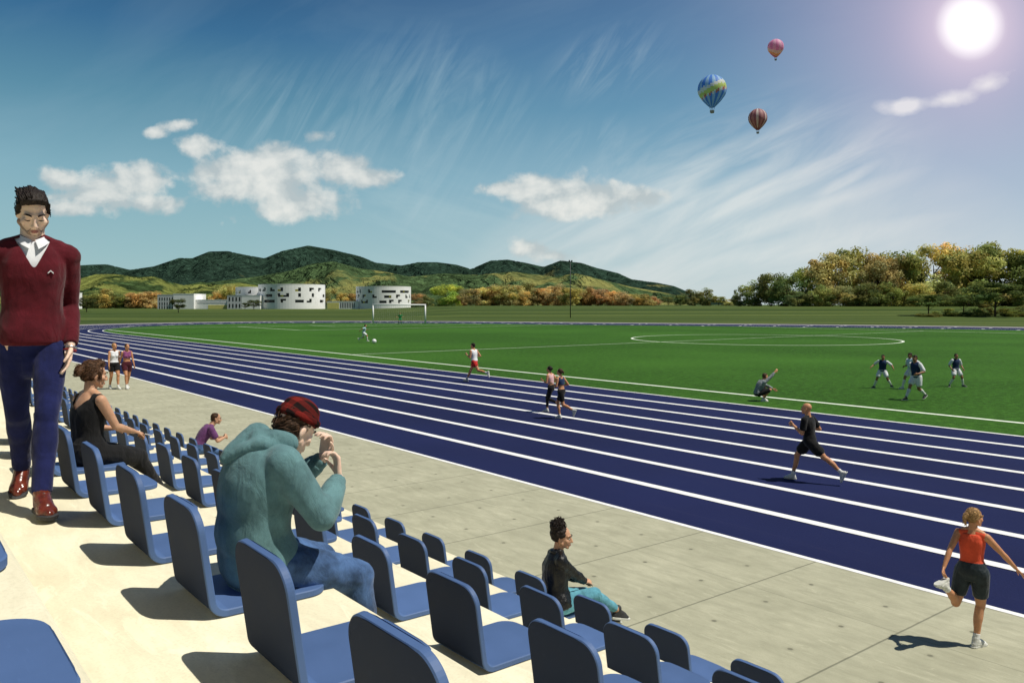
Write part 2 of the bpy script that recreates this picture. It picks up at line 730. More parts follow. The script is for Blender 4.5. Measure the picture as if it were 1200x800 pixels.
def ground_z(X, Y):
    u = X / max(Y, 1)
    r = smooth(175, 300, Y) * 2.85
    l = smooth(175, 345, Y) * 1.62 + smooth(380, 560, Y) * 1.1
    k = smooth(-.16, -.08, u)
    return -.03 + l * (1 - k) + r * k


def lawn_mat():
    t = NT('lawn')
    v = t.tc.outputs['Object']
    n = t.noise(v, .9, 5, .7)
    m = t.noise(v, .03, 5, .65)
    r = t.mapping(v, (1, 1, 1), (0, 0, TH))
    st = t.noise(t.mapping(r, (.004, .11, 1)), 1.0, 3, .6)
    c = t.ramp(st, [(.38, (.028, .050, .010)), (.5, (.060, .092, .020)), (.60, (.105, .135, .034))])
    c = t.mix(t.ramp(m, [(.4, 0), (.7, .5)]), c, (.05, .08, .018))
    c = t.mix(t.ramp(n, [(.35, .35), (.65, 0)]), c, (.035, .06, .012))
    t.base(c)
    t.rough(.95)
    t.spec(.1)
    t.bump(n, .6, .2)
    return t.m


bm = bmesh.new()
Ys = [-80, -20, 5, 40, 80, 120, 150, 165, 175, 185, 195, 205, 215, 225, 235, 245, 255, 265, 275, 285, 300, 315, 330, 345, 360, 380, 420, 480, 560, 700, 1000, 1600, 2600, 6000, 12000]
us = [-2.5, -1.6, -1.1] + [-.9 + .06 * k for k in range(31)] + [1.1, 1.6, 2.5]
grid = []
for Y in Ys:
    row = []
    for u in us:
        X = u * max(Y, 120)
        p = W(X, Y, ground_z(X, Y))
        row.append(bm.verts.new(p))
    grid.append(row)
for a, b in zip(grid[:-1], grid[1:]):
    for i in range(len(us) - 1):
        bm.faces.new((a[i], a[i + 1], b[i + 1], b[i]))
o = bm_obj('ground', bm, lawn_mat(), smooth=True)
tag(o, kind='structure')


# ------------------------------------------------------------------ hills
def hill_mat(name, forest, meadow, thr, sc):
    t = NT(name)
    v = t.tc.outputs['Object']
    big = t.noise(v, sc, 6, .6, .5)
    tree = t.noise(v, .055, 6, .75)
    n3 = t.noise(v, .012, 5, .7)
    h = t.sep(v)[2]
    k = t.math('ADD', big, t.math('MULTIPLY', t.math('SUBTRACT', n3, .5), .35))
    k = t.math('SUBTRACT', k, t.math('MULTIPLY', h, thr[2]))
    f = t.ramp(k, [(thr[0], 0), (thr[1], 1)])
    fc = t.ramp(tree, [(.34, tuple(q * .35 for q in forest)), (.52, forest), (.72, tuple(q * 2.3 for q in forest))])
    mc = t.ramp(t.noise(v, .02, 5, .7), [(.3, tuple(q * .6 for q in meadow)), (.7, meadow)])
    bush = t.ramp(tree, [(.58, 0), (.64, .8)])
    mc = t.mix(bush, mc, tuple(q * .9 for q in forest))
    t.base(t.mix(f, fc, mc))
    t.rough(1)
    t.spec(0)
    gul = t.noise(t.mapping(v, (1, 1, .35)), .0075, 5, .6, 1.2)
    t.bump(t.math('ADD', t.math('MULTIPLY', tree, .07), gul), 1.0, 170)
    return t.m


def hill(name, prof, Y0, Y1, x0, x1, nx, ny, m, rug, seed, toez=0):
    xs = [p[0] for p in prof]
    ys = [p[1] for p in prof]
    H = np.zeros((ny, nx))
    PT = {}
    for i in range(nx):
        px_ = x0 + (x1 - x0) * i / (nx - 1)
        target = (HOR - np.interp(px_, xs, ys)) / FPX
        best = 1e-6
        for j in range(ny):
            t = j / (ny - 1)
            Y = Y0 + (Y1 - Y0) * t
            X = (px_ - 600) / FPX * Y
            g = mnoise.fractal(V((X / 420, Y / 520, seed)), 1.0, 2.0, 6)
            rg = 1 - abs(mnoise.fractal(V((X / 300 + 9, Y / 700, seed + 3)), .9, 2.0, 6))
            s = math.sin(min(t / .82, 1) * PI / 2) ** 1.25 if t < .82 else 1 - (t - .82) * 1.4
            h = s * (1 + rug * (rg - .75) * (1 - .55 * t) + rug * .5 * g * (1 - t * .6))
            H[j, i] = max(h, 0)
            best = max(best, max(h, 0) * 1.0 / Y)
        for j in range(ny):
            Y = Y0 + (Y1 - Y0) * j / (ny - 1)
            H[j, i] *= target / best
    bm = bmesh.new()
    g = []
    for j in range(ny):
        Y = Y0 + (Y1 - Y0) * j / (ny - 1)
        row = []
        for i in range(nx):
            px_ = x0 + (x1 - x0) * i / (nx - 1)
            X = (px_ - 600) / FPX * Y
            z = H[j, i] + 3.0 * min(1, j / 4)
            row.append(bm.verts.new(W(X, Y, z - (1.5 if j == 0 else 0))))
        g.append(row)
    for a, b in zip(g[:-1], g[1:]):
        for i in range(nx - 1):
            bm.faces.new((a[i], a[i + 1], b[i + 1], b[i]))
    o = bm_obj(name, bm, m, smooth=True)
    return tag(o, kind='structure')


ridge = [(-260, 330), (-60, 322), (40, 316), (89, 311), (107, 310), (125, 309.5), (152, 316), (180, 312), (210, 302), (225, 302.5), (245, 294.5), (267, 294), (285, 298), (310, 302.5), (330, 294), (361, 287.5), (390, 292.5), (422, 300), (440, 307.5), (470, 311), (490, 307), (512, 307), (535, 310), (552, 315), (575, 305), (595, 304), (615, 307.5), (637, 312.5), (657, 305), (682, 308), (700, 314), (725, 320), (740, 327), (770, 331), (790, 335), (807, 342), (830, 350), (870, 356)]
M_ridge = hill_mat('ridge_forest', (.030, .060, .042), (.25, .25, .10), (.56, .62, .0010), .0030)  # forest colour lightened and blued to carry distance haze
hill('hills', ridge, 1900, 3300, -260, 870, 420, 64, M_ridge, .85, 3.1)
mid = [(150, 350), (200, 338), (250, 330), (300, 324), (340, 317), (365, 309), (390, 306), (420, 314), (450, 318), (480, 324), (520, 320), (560, 322), (600, 318), (650, 324), (675, 320), (700, 326), (740, 336), (780, 343), (820, 353)]
M_mid = hill_mat('slope_scrub', (.078, .130, .055), (.36, .36, .12), (.50, .58, .0006), .0048)
hill('hills', mid, 1500, 2100, 150, 820, 260, 40, M_mid, 1.1, 8.3)
foot = [(-260, 340), (-40, 334), (60, 331), (90, 327), (112, 321), (135, 321), (160, 324), (182, 323.5), (198, 330), (215, 334), (236, 330), (255, 333), (280, 331), (300, 334), (330, 346), (380, 355), (420, 357)]
M_foot = hill_mat('meadow_slopes', (.055, .092, .034), (.33, .37, .10), (.46, .51, -.0005), .0090)
hill('foothills', foot, 900, 1350, -260, 420, 260, 40, M_foot, 1.2, 5.7)
# ------------------------------------------------------------------ apron between stand and track
def concrete(name, a, b, panels=None, tint=None):
    t = NT(name)
    v = t.tc.outputs['Object']
    n1 = t.noise(v, .9, 6, .65)
    n2 = t.noise(t.mapping(v, (1.0, .25, 1), (0, 0, .2)), 7, 6, .7, .4)
    n3 = t.noise(v, 90, 3, .6)
    c = t.ramp(n1, [(.3, a), (.7, b)])
    c = t.mix(t.ramp(n2, [(.35, .55), (.6, 0)]), c, tuple(q * .80 for q in a))
    c = t.mix(t.ramp(n3, [(.25, .35), (.5, 0)]), c, tuple(q * .7 for q in a))
    sc = t.noise(t.mapping(v, (3.2, .7, 1), (0, 0, -.3)), 2.4, 7, .72, 1.4)
    c = t.mix(t.ramp(sc, [(.57, 0), (.63, .35)]), c, tuple(min(1, q * 1.12) for q in b))
    x, y, z = t.sep(v)
    hgt = t.math('MULTIPLY', n3, .25)
    if panels:
        s0, ds, d0 = panels

        def near(val, origin, step, hw, soft=.35):
            f = t.math('FRACT', t.math('DIVIDE', t.math('SUBTRACT', val, origin - step / 2), step))
            dd = t.math('MULTIPLY', t.math('ABSOLUTE', t.math('SUBTRACT', f, .5)), step)
            return t.math('SUBTRACT', 1, t.math('DIVIDE', t.math('SUBTRACT', dd, hw * soft), hw * (1 - soft), clamp=True), clamp=True), dd
        wob = t.math('MULTIPLY', t.math('SUBTRACT', n2, .5), .012)
        j1, _ = near(t.math('ADD', y, wob), s0, ds, .016)
        j2, _ = near(t.math('ADD', x, wob), d0, 3.72, .012)
        j = t.math('MAXIMUM', j1, t.math('MULTIPLY', j2, .45))
        c = t.mix(t.math('MULTIPLY', j, .55), c, (.05, .055, .04))
        _, dx_ = near(x, 9.07, .93, .03)
        _, dy_ = near(y, s0 + ds / 4, ds / 2, .03)
        rr = t.math('SQRT', t.math('ADD', t.math('POWER', dx_, 2), t.math('POWER', dy_, 2)))
        hole = t.ramp(rr, [(.018, 1), (.034, 0)])
        ringm = t.ramp(rr, [(.02, .5), (.07, 0)])
        c = t.mix(t.math('MULTIPLY', ringm, n2), c, (.16, .155, .11))
        c = t.mix(t.math('MULTIPLY', hole, t.math('ADD', .12, t.math('MULTIPLY', n1, .75)), clamp=True), c, (.02, .022, .015))
        hgt = t.math('SUBTRACT', hgt, t.math('ADD', t.math('MULTIPLY', j, 1), t.math('MULTIPLY', hole, 1.5)))
    if tint:
        # walking groove along the upper tier
        gd_ = t.math('ABSOLUTE', t.math('SUBTRACT', x, tint))
        gk = t.ramp(gd_, [(.004, .6), (.010, 0)])
        c = t.mix(gk, c, (.36, .27, .10))
        gk2 = t.ramp(gd_, [(.0, .25), (.06, 0)])
        c = t.mix(gk2, c, (.50, .43, .22))
        hgt = t.math('SUBTRACT', hgt, t.math('MULTIPLY', gk, 2))
    t.base(c)
    t.rough(.9)
    t.spec(.15)
    t.bump(hgt, .35, .01)
    return t.m


M_apron = concrete('apron_concrete', (.34, .335, .24), (.46, .45, .33), panels=(6.11, 1.855, 8.45))
bm = bmesh.new()
OUT = 23.57 - 8 * LANE - .015
ys = [-30, -10, 0, 10, 20, 40, 60, 80, 97]
pr = None
for y in ys:
    q = (bm.verts.new((5.12, y, .004)), bm.verts.new((OUT, y, .004)))
    if pr:
        bm.faces.new((pr[0], pr[1], q[1], q[0]))
    pr = q
bmesh.ops.recalc_face_normals(bm, faces=bm.faces)
o = bm_obj('concrete_apron', bm, M_apron)
tag(o, kind='structure')

# ------------------------------------------------------------------ stepped stand
M_tier = concrete('tier_concrete', (.72, .66, .47), (.84, .79, .60), tint=.751)
stand = empty('grandstand', (2.5, 0, 0))
tag(stand, 'pale concrete stepped grandstand carrying the rows of blue chairs beside the apron', 'grandstand')
tiers = [(-1.30, .285, 2.82), (.285, 1.48, 2.28), (1.48, 2.70, 1.74), (2.70, 3.91, 1.20), (3.91, 5.12, .66)]
for i, (d0, d1, z) in enumerate(tiers):
    bm = bmesh.new()
    prof_ = [(d0, -.05), (d1, -.05), (d1, z - .012), (d1 - .012, z), (d0, z)]
    rr = [[bm.verts.new((x - 2.5, y, zz)) for x, zz in prof_] for y in (-14, 75)]
    n = len(prof_)
    for k in range(n):
        bm.faces.new((rr[0][k], rr[0][(k + 1) % n], rr[1][(k + 1) % n], rr[1][k]))
    bm.faces.new(list(reversed(rr[0])))
    bm.faces.new(rr[1])
    bmesh.ops.recalc_face_normals(bm, faces=bm.faces)
    bm_obj('tier', bm, M_tier, stand)


# ------------------------------------------------------------------ chairs
def plastic(name, col, gloss=True):
    t = NT(name)
    v = t.tc.outputs['Object']
    oi = t.new('ShaderNodeObjectInfo')
    n = t.noise(v, 5, 5, .6)
    g = t.noise(v, 260, 2)
    sc = t.noise(t.mapping(v, (6, 1, 1)), 9, 7, .75, 1.0)
    c = t.ramp(n, [(.3, tuple(q * .86 for q in col)), (.7, col)])
    c = t.mix(t.ramp(sc, [(.60, 0), (.72, .22)]), c, tuple(min(1, q * 1.5 + .02) for q in col))
    hs = t.new('ShaderNodeHueSaturation')
    t.l(t.math('MULTIPLY_ADD', oi.outputs['Random'], .22, .89), hs.inputs['Value'])
    t.l(c, hs.inputs['Color'])
    t.base(hs.outputs[0])
    t.rough(t.math('MULTIPLY_ADD', n, .25, .46 if gloss else .6))
    t.spec(.3 if gloss else .08)
    t.bump(g, .06, .002)
    return t.m


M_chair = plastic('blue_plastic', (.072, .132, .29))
M_back_shade = plastic('shaded_back_plastic', (.021, .031, .064), False)  # same blue plastic darkened: shade on the chair backs put into the colour


def make_chair_meshes():
    Wd, RC, T = .206, .085, .027
    # side profile (outer line): top of back -> bend -> seat front ; x forward, z up
    lean = .058
    h = .392
    rb = .072
    top = V((-lean, h))
    bot = V((0.0, 0.0))
    pts = []
    dirb = (bot - top).normalized()
    L1 = (bot - top).length
    ang = math.atan2(lean, h)
    # fillet between the back line and the floor line
    tl = rb * math.tan((PI / 2 - ang) / 2)
    pA = bot - dirb * tl
    nb = 14
    for k in range(9):
        pts.append(top.lerp(pA, k / 8))
    cen = V((tl, rb))
    for k in range(1, nb):
        p = pA.lerp(V((tl, 0)), k / nb)
        dv = (p - cen).normalized()
        pts.append(cen + dv * rb)
    fr = .462
    for k in range(9):
        pts.append(V((tl + (fr - tl) * k / 8, 0)))
    # extra stations near both ends for rounded corners
    def dense(P):
        out = [P[0]]
        for a, b in zip(P[:-1], P[1:]):
            out.append(b)
        return out
    s = [0]
    for a, b in zip(pts[:-1], pts[1:]):
        s.append(s[-1] + (b - a).length)
    tot = s[-1]
    samp = sorted(set([RC * (1 - math.cos(PI / 2 * k / 11)) for k in range(12)] + [tot - RC * (1 - math.cos(PI / 2 * k / 11)) for k in range(12)] + [x for x in s if RC < x < tot - RC]))

    def at(q):
        for i in range(len(s) - 1):
            if s[i] <= q <= s[i + 1] + 1e-9:
                f = (q - s[i]) / max(1e-9, s[i + 1] - s[i])
                p = pts[i].lerp(pts[i + 1], f)
                return p, (pts[i + 1] - pts[i]).normalized()
        return pts[-1], (pts[-1] - pts[-2]).normalized()
    bm = bmesh.new()
    rows = []
    sseat = None
    for q in samp:
        p, t = at(q)
        e = min(q, tot - q)
        wd_ = Wd if e >= RC else Wd - RC + math.sqrt(max(0, RC * RC - (RC - e) ** 2))
        wd_ = max(wd_, Wd - RC + .006)
        nin = V((-t.y, t.x))  # towards the sitter
        if nin.x < 0 and t.y < -.3:
            nin = -nin
        if t.y > -.3:
            nin = V((-t.y, t.x)) if V((-t.y, t.x)).y > 0 else V((t.y, -t.x))
        row = []
        crown = .010 * max(0, 1 - q / (h * .9))
        for k in range(7):
            vv = -wd_ + 2 * wd_ * k / 6
            row.append((p, nin, vv))
        rows.append(row)
    top_v = [[bm.verts.new((p.x, vv, p.y)) for p, nn, vv in r] for r in rows]
    in_v = [[bm.verts.new((p.x + nn.x * T, vv, p.y + nn.y * T)) for p, nn, vv in r] for r in rows]
    for A, flip in ((top_v, False), (in_v, True)):
        for a, b in zip(A[:-1], A[1:]):
            for k in range(6):
                f = (a[k], a[k + 1], b[k + 1], b[k])
                fc = bm.faces.new(f if not flip else tuple(reversed(f)))
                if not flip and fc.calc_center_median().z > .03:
                    fc.material_index = 1  # rear faces get the painted shade
    for a, b, c, e in zip(top_v[:-1], top_v[1:], in_v[:-1], in_v[1:]):
        bm.faces.new((a[0], b[0], e[0], c[0]))
        bm.faces.new((a[6], c[6], e[6], b[6]))
    for k in range(6):
        bm.faces.new((top_v[0][k], in_v[0][k], in_v[0][k + 1], top_v[0][k + 1]))
        bm.faces.new((top_v[-1][k], top_v[-1][k + 1], in_v[-1][k + 1], in_v[-1][k]))
    bmesh.ops.recalc_face_normals(bm, faces=bm.faces)
    bm.normal_update()
    ed = [e for e in bm.edges if len(e.link_faces) == 2 and e.calc_face_angle(0) > R(50)]
    bmesh.ops.bevel(bm, geom=ed, offset=.004, segments=1, profile=.5, affect='EDGES')
    bm.normal_update()
    xs = tl + .022
    res = []
    for part in (0, 1):
        b2 = bm.copy()
        dl = [f for f in b2.faces if (f.calc_center_median().x > xs) == (part == 0)]
        bmesh.ops.delete(b2, geom=dl, context='FACES')
        me = bpy.data.meshes.new('backrest' if part == 0 else 'seat')
        b2.to_mesh(me)
        b2.free()
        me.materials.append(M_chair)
        me.materials.append(M_back_shade)
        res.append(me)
    bm.free()
    return res


ME_back, ME_seat = make_chair_meshes()
ORD = ['', 'first', 'second', 'third', 'fourth', 'fifth', 'sixth', 'seventh', 'eighth', 'ninth', 'tenth', 'eleventh', 'twelfth', 'thirteenth', 'fourteenth', 'fifteenth', 'sixteenth']
ROWN = ['row behind the walkway', 'top row beside the walkway', 'second row down', 'third row down', 'lowest row beside the apron']
ROWD = [-.205, .975, 2.19, 3.405, 4.615]
ROWZ = [2.82, 2.28, 1.74, 1.20, .66]
proto = None


def add_chair(row, k, label, group):
    global proto
    loc = (ROWD[row], 2.93 + .775 * k + .212 + (.024 * row if row else -.10), ROWZ[row] + .002)
    if proto is None:
        proto = empty('stadium_chair')
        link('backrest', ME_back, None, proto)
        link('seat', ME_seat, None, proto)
        c = proto
    else:
        c = copy_tree(proto)
    c.location = loc
    c.rotation_euler = (0, 0, R(random.uniform(-.7, .7)))
    tag(c, label, 'chair', group)
    return c


special = {(1, 0): 'blue plastic chair the man in the teal hoodie sits on', (1, 4): 'blue plastic chair the woman in the black dress sits on',
           (4, 16): 'blue plastic chair the hunched person in the purple shirt sits on', (4, 3): 'blue plastic chair the curly haired person in the leather jacket sits on',
           (1, -1): 'large blue chair standing right behind the hoodie man, nearest whole back of the top row'}
KR = {0: (-2, -1), 1: (-2, 6), 2: (-2, 18), 3: (-1, 31), 4: (0, 33)}
for row in range(5):
    k0, k1 = KR[row]
    for k in range(k0, k1 + 1):
        n = k - k0 + 1
        if (row, k) in special:
            lb = special[(row, k)]
        elif row == 0:
            lb = 'blue seat front cut by the lower left corner of the photo' if k == -2 else 'blue seat tip at the left photo edge below the walking man'
        elif n <= 16:
            lb = 'blue plastic chair, %s from the near right end of the %s' % (ORD[n], ROWN[row])
        else:
            lb = 'small distant blue chair at the far end of the %s' % ROWN[row]
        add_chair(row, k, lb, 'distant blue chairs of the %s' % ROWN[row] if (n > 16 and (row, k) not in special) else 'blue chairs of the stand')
# ------------------------------------------------------------------ people: a posed skeleton, one fused body surface, clothes fitted over it
TORSO_M = [(-.20, .112, .088), (-.08, .160, .118), (.06, .163, .116), (.24, .143, .102), (.42, .148, .110), (.60, .163, .120), (.75, .168, .116), (.87, .148, .094), (.95, .098, .074), (1.0, .064, .062)]
TORSO_F = [(-.20, .112, .090), (-.08, .166, .122), (.06, .165, .118), (.26, .122, .090), (.42, .126, .096), (.58, .138, .104), (.72, .142, .104), (.86, .124, .084), (.95, .080, .066), (1.0, .054, .054)]
ARM = [(0, .056), (.12, .053), (.3, .047), (.5, .038), (.62, .042), (.8, .034), (1, .026)]
LEG = [(0, .096), (.12, .092), (.3, .077), (.5, .056), (.56, .054), (.68, .056), (.85, .040), (1, .035)]


def lerp_tab(tab, u, k=1):
    return float(np.interp(u, [q[0] for q in tab], [q[k] for q in tab]))


def ik(a, c, l1, l2, pole):
    a, c, pole = V(a), V(c), V(pole)
    d = c - a
    L = min(d.length, .998 * (l1 + l2))
    L = max(L, abs(l1 - l2) + .02)
    d.normalize()
    x = (l1 * l1 - l2 * l2 + L * L) / (2 * L)
    h = math.sqrt(max(0, l1 * l1 - x * x))
    pp = pole - d * pole.dot(d)
    pp.normalize()
    return a + d * x + pp * h, a + d * L


def rotz(v, a):
    return Matrix.Rotation(a, 3, 'Z') @ V(v)


class Body:
    """pose in metres for a 1.75 m figure, facing +Y, right hand on +X; origin under the pelvis"""

    def __init__(s, sex='m', pelvis=(0, 0, .95), lean=(0, 0, 1), hunch=0.0, hip_yaw=0, sh_yaw=0, head=(0, 0, 0), head_off=(0, 0, 0), side=0,
                 hands=None, elbows=None, feet=None, knees=None, fdir=None, fup=None, bulk=1.0, limb=1.0, sh_lift=(0, 0), hand_dir=None, palm=None, curl=.5, face_w=1.0):
        s.face_w = face_w
        s.sex, s.bulk, s.limb = sex, bulk, limb
        f = sex == 'f'
        s.tab = TORSO_F if f else TORSO_M
        s.P = V(pelvis)
        ln = V(lean).normalized()
        s.N = s.P + ln * .50
        s.hipR = rotz((1, 0, 0), hip_yaw)
        s.shR = rotz((1, 0, 0), sh_yaw)
        s.ctrl = (s.P + s.N) / 2 + (V((0, -1, 0)) if True else 0) * hunch + V((side, 0, 0))
        sw = (.158 if f else .182) * (bulk * .5 + .5)
        sp, sf, su = s.frame(.86)
        s.sh = {1: sp + sf[0] * sw + su * (.005 + sh_lift[1]), -1: sp - sf[0] * sw + su * (.005 + sh_lift[0])}
        hw = .094 if f else .090
        p0, f0, u0 = s.frame(-.04)
        s.hip = {1: s.P + s.hipR * hw - u0 * .02, -1: s.P - s.hipR * hw - u0 * .02}
        # neck and head
        _, fN, uN = s.frame(1.0)
        yaw, pitch, roll = head
        s.HM = Matrix.Rotation(yaw, 3, 'Z') @ Matrix.Rotation(-pitch, 3, 'X') @ Matrix.Rotation(roll, 3, 'Y')
        s.HC = s.N + (uN * .5 + V((0, 0, 1)) * .5).normalized() * .15 + s.HM @ V((0, .025, 0)) + V(head_off)
        hands = hands or {1: (.24, .05, .82), -1: (-.24, .05, .82)}
        elbows = elbows or {1: (.3, -1, 0), -1: (-.3, -1, 0)}
        feet = feet or {1: (.10, 0, .085), -1: (-.10, 0, .085)}
        knees = knees or {1: (0, 1, 0), -1: (0, 1, 0)}
        s.fdir = {1: V((.1, 1, 0)), -1: V((-.1, 1, 0))}
        s.fup = {1: V((0, 0, 1)), -1: V((0, 0, 1))}
        for k, v in (fdir or {}).items():
            s.fdir[k] = V(v)
        for k, v in (fup or {}).items():
            s.fup[k] = V(v)
        s.elb, s.wri, s.kne, s.ank = {}, {}, {}, {}
        al = (.265, .245) if f else (.285, .26)
        ll = (.43, .425)
        for k in (1, -1):
            s.elb[k], s.wri[k] = ik(s.sh[k], hands[k], al[0], al[1], elbows[k])
            s.kne[k], s.ank[k] = ik(s.hip[k], feet[k], ll[0], ll[1], knees[k])
        s.hd, s.pn = {}, {}
        for k in (1, -1):
            s.hd[k] = V((hand_dir or {}).get(k, s.wri[k] - s.elb[k])).normalized()
            pn = V((palm or {}).get(k, (-k, .2, 0)))
            pn = pn - s.hd[k] * pn.dot(s.hd[k])
            s.pn[k] = pn.normalized()
        s.curl = curl if isinstance(curl, dict) else {1: curl, -1: curl}

    def frame(s, t):
        a, b, c = s.P, s.ctrl, s.N
        tt = max(t, 0)
        p = a * (1 - tt) ** 2 + b * 2 * tt * (1 - tt) + c * tt * tt
        tg = (b - a) * (1 - tt) + (c - b) * tt
        tg.normalize()
        if t < 0:
            p = a + tg * t * .5
        r = (s.hipR * (1 - max(0, min(1, t))) + s.shR * max(0, min(1, t))).normalized()
        r = (r - tg * r.dot(tg)).normalized()
        fw = tg.cross(r).normalized()
        return p, (r, fw), tg

    def ring(s, t, infl=0, n=22, kx=1, ky=1):
        p, (r, f), u = s.frame(t)
        a = (lerp_tab(s.tab, t, 1) * s.bulk + infl) * kx
        b = (lerp_tab(s.tab, t, 2) * s.bulk + infl) * ky
        out = []
        for i in range(n):
            q = 2 * PI * i / n
            c, sn = math.cos(q), math.sin(q)
            e = 2 / 2.35
            out.append(p + r * a * math.copysign(abs(c) ** e, c) + f * b * math.copysign(abs(sn) ** e, sn))
        return out

    def torso(s, B, t0=-.2, t1=1.0, infl=0.0, flare=0.0):
        n = max(4, int((t1 - t0) / .05))
        B.loft([s.ring(t0 + (t1 - t0) * k / n, infl + flare * max(0, 1 - k / n * 2.5)) for k in range(n + 1)])
        if s.sex == 'f' and t1 > .6 and t0 < .5:
            p, (r, f), u = s.frame(.60)
            for k in (1, -1):
                B.ell(p + r * k * .062 * s.bulk + f * .075 * s.bulk, (.056 + infl, .05 + infl, .054 + infl))

    def pt(s, A, M, E, u, back=None):
        if u < .5:
            p = A.lerp(M, u * 2)
        else:
            p = M.lerp(E, u * 2 - 1)
        return p

    def limbs(s, B, which, side, u0=0, u1=1, infl=0.0, infl1=None, flat0=False, flat1=False, n=14):
        A, M, E, tab = ((s.sh[side], s.elb[side], s.wri[side], ARM) if which == 'arm' else (s.hip[side], s.kne[side], s.ank[side], LEG))
        infl1 = infl if infl1 is None else infl1
        us = sorted(set([u0, u1] + [q[0] for q in tab if u0 < q[0] < u1] + [q for q in (.4, .75) if u0 < q < u1]))
        pts, rad = [], []
        hp = (M - A).cross(E - M)
        bk = V((0, 0, 0))
        if which == 'leg':
            ax = (E - M).normalized()
            fw = s.fdir[side] - ax * s.fdir[side].dot(ax)
            if fw.length > .1:
                bk = -fw.normalized()
        for u in us:
            p = s.pt(A, M, E, u)
            if which == 'leg' and .55 < u < .85:
                p = p + bk * .014
            k = (u - u0) / max(1e-6, u1 - u0)
            pts.append(p)
            rad.append(lerp_tab(tab, u) * s.limb * (1.0 if s.sex == 'm' else (.86 if which == 'arm' else 1.0)) + infl + (infl1 - infl) * k)
        B.chain(pts, rad, n, (flat0, flat1))

    # ---- hand with palm, four fingers and thumb
    def hand(s, B, side, sc=1.0):
        w, d, pn = s.wri[side], s.hd[side], s.pn[side]
        sc = sc * (.92 if s.sex == 'f' else 1.0)
        lat = d.cross(pn).normalized()      # across the palm
        # thumb side: for a right hand with palm facing inward (-x) and fingers down the thumb points forward
        th = lat if lat.dot(V((0, 1, 0))) + .3 * lat.dot(V((0, 0, 1))) > 0 else -lat
        cu = s.curl[side]
        k0 = w + d * .02 * sc
        k1 = w + d * .092 * sc
        for q in (-.030, -.010, .010, .030):
            B.cone(k0 + th * q * .62 * sc, .0145 * sc, k1 + th * q * sc, .0125 * sc, 8)
        ln = [.070, .082, .088, .080]
        for i, q in enumerate((-.033, -.011, .011, .032)):
            a = k1 + th * q * 1.02 * sc
            L = ln[i] * sc
            d1 = (d * math.cos(cu * .55) + pn * math.sin(cu * .55)).normalized() + th * q * 1.2
            d2 = (d * math.cos(cu * 1.4) + pn * math.sin(cu * 1.4)).normalized() + th * q * .8
            d3 = (d * math.cos(cu * 2.1) + pn * math.sin(cu * 2.1)).normalized()
            b = a + d1.normalized() * L * .45
            c = b + d2.normalized() * L * .32
            e = c + d3.normalized() * L * .23
            B.chain([a, b, c, e], [.0098 * sc, .0088 * sc, .008 * sc, .0068 * sc], 8)
        a = k0 + th * .022 * sc + d * .012 * sc
        b = a + (th * .75 + d * .6 + pn * .25).normalized() * .042 * sc
        c = b + (th * .3 + d * .9 + pn * (.25 + cu * .3)).normalized() * .033 * sc
        e = c + (d * .9 + pn * (.3 + cu * .4)).normalized() * .024 * sc
        B.chain([a, b, c, e], [.0145 * sc, .0115 * sc, .0098 * sc, .0078 * sc], 8)

    def head(s, B, jaw=1.0):
        H, C = s.HM, s.HC
        f = s.sex == 'f'
        q = lambda x, y, z: C + H @ V((x, y, z))
        g = (.95 if f else 1.0) * s.face_w
        B.ell(q(0, -.016, .030), (.0755 * g, .097, .086), H)
        B.ell(q(0, .022, -.028), (.061 * g, .069, .080), H)
        for k in (1, -1):
            B.cone(q(.056 * k * g, .004, -.052), .020, q(.014 * k, .066, -.096), .0165 * jaw)
            B.cone(q(.044 * k * g, .066, .023), .0095, q(.012 * k, .084, .022), .0090)
            B.ell(q(.041 * k, .058, -.027), (.023, .022, .022), H)
            B.ell(q(.077 * k * g, -.012, -.014), (.0085, .019, .030), H @ Matrix.Rotation(R(-12), 3, 'X') @ Matrix.Rotation(R(18 * k), 3, 'Z'))
            B.ell(q(.011 * k, .098, -.040), (.0085, .009, .0075), H)
            B.ell(q(.031 * k, .0735, .0), (.0145, .0125, .010), H)
        B.ell(q(0, .066, -.099), (.021 * jaw, .018, .016), H)
        B.cone(q(0, .089, .008), .0085, q(0, .109, -.034), .0115)
        B.cone(q(-.017, .085, -.064), .0062, q(.017, .085, -.064), .0062)
        B.cone(q(-.014, .085, -.074), .0072, q(.014, .085, -.074), .0072)
        nb = s.N - s.frame(1.0)[2] * .04
        r = .049 if f else .058
        B.cone(nb, r * 1.12 * (s.bulk * .5 + .5), q(0, -.022, -.05), r)

    def foot(s, B, side, infl=0.0, toe=1.0):
        a = s.ank[side]
        u = s.fup[side].normalized()
        d = s.fdir[side]
        d = (d - u * d.dot(u)).normalized()
        lt = d.cross(u)
        B.cone(a + u * .02, .036 + infl, a - d * .022 - u * .045, .031 + infl, 12)
        B.cone(a - d * .030 - u * .048, .030 + infl, a + d * .06 - u * .045, .033 + infl, 12)
        B.cone(a + d * .02 - u * .018, .034 + infl, a + d * .10 - u * .048, .033 + infl, 12)
        for k in (-.018, .018):
            B.cone(a + d * .05 - u * .055 + lt * k * .6, .027 + infl, a + d * (.128 * toe) - u * .060 + lt * k, .024 + infl, 10)
        B.cone(a + d * .125 * toe - u * .062, .025 + infl, a + d * .165 * toe - u * .066, .017 + infl, 10)

    def sole_clip(s, side, depth=.088):
        a = s.ank[side].copy()
        u = s.fup[side].normalized()

        def post(me):
            for v in me.vertices:
                h = (v.co - a).dot(u)
                if h < -depth:
                    v.co += u * (-depth - h)
        return post

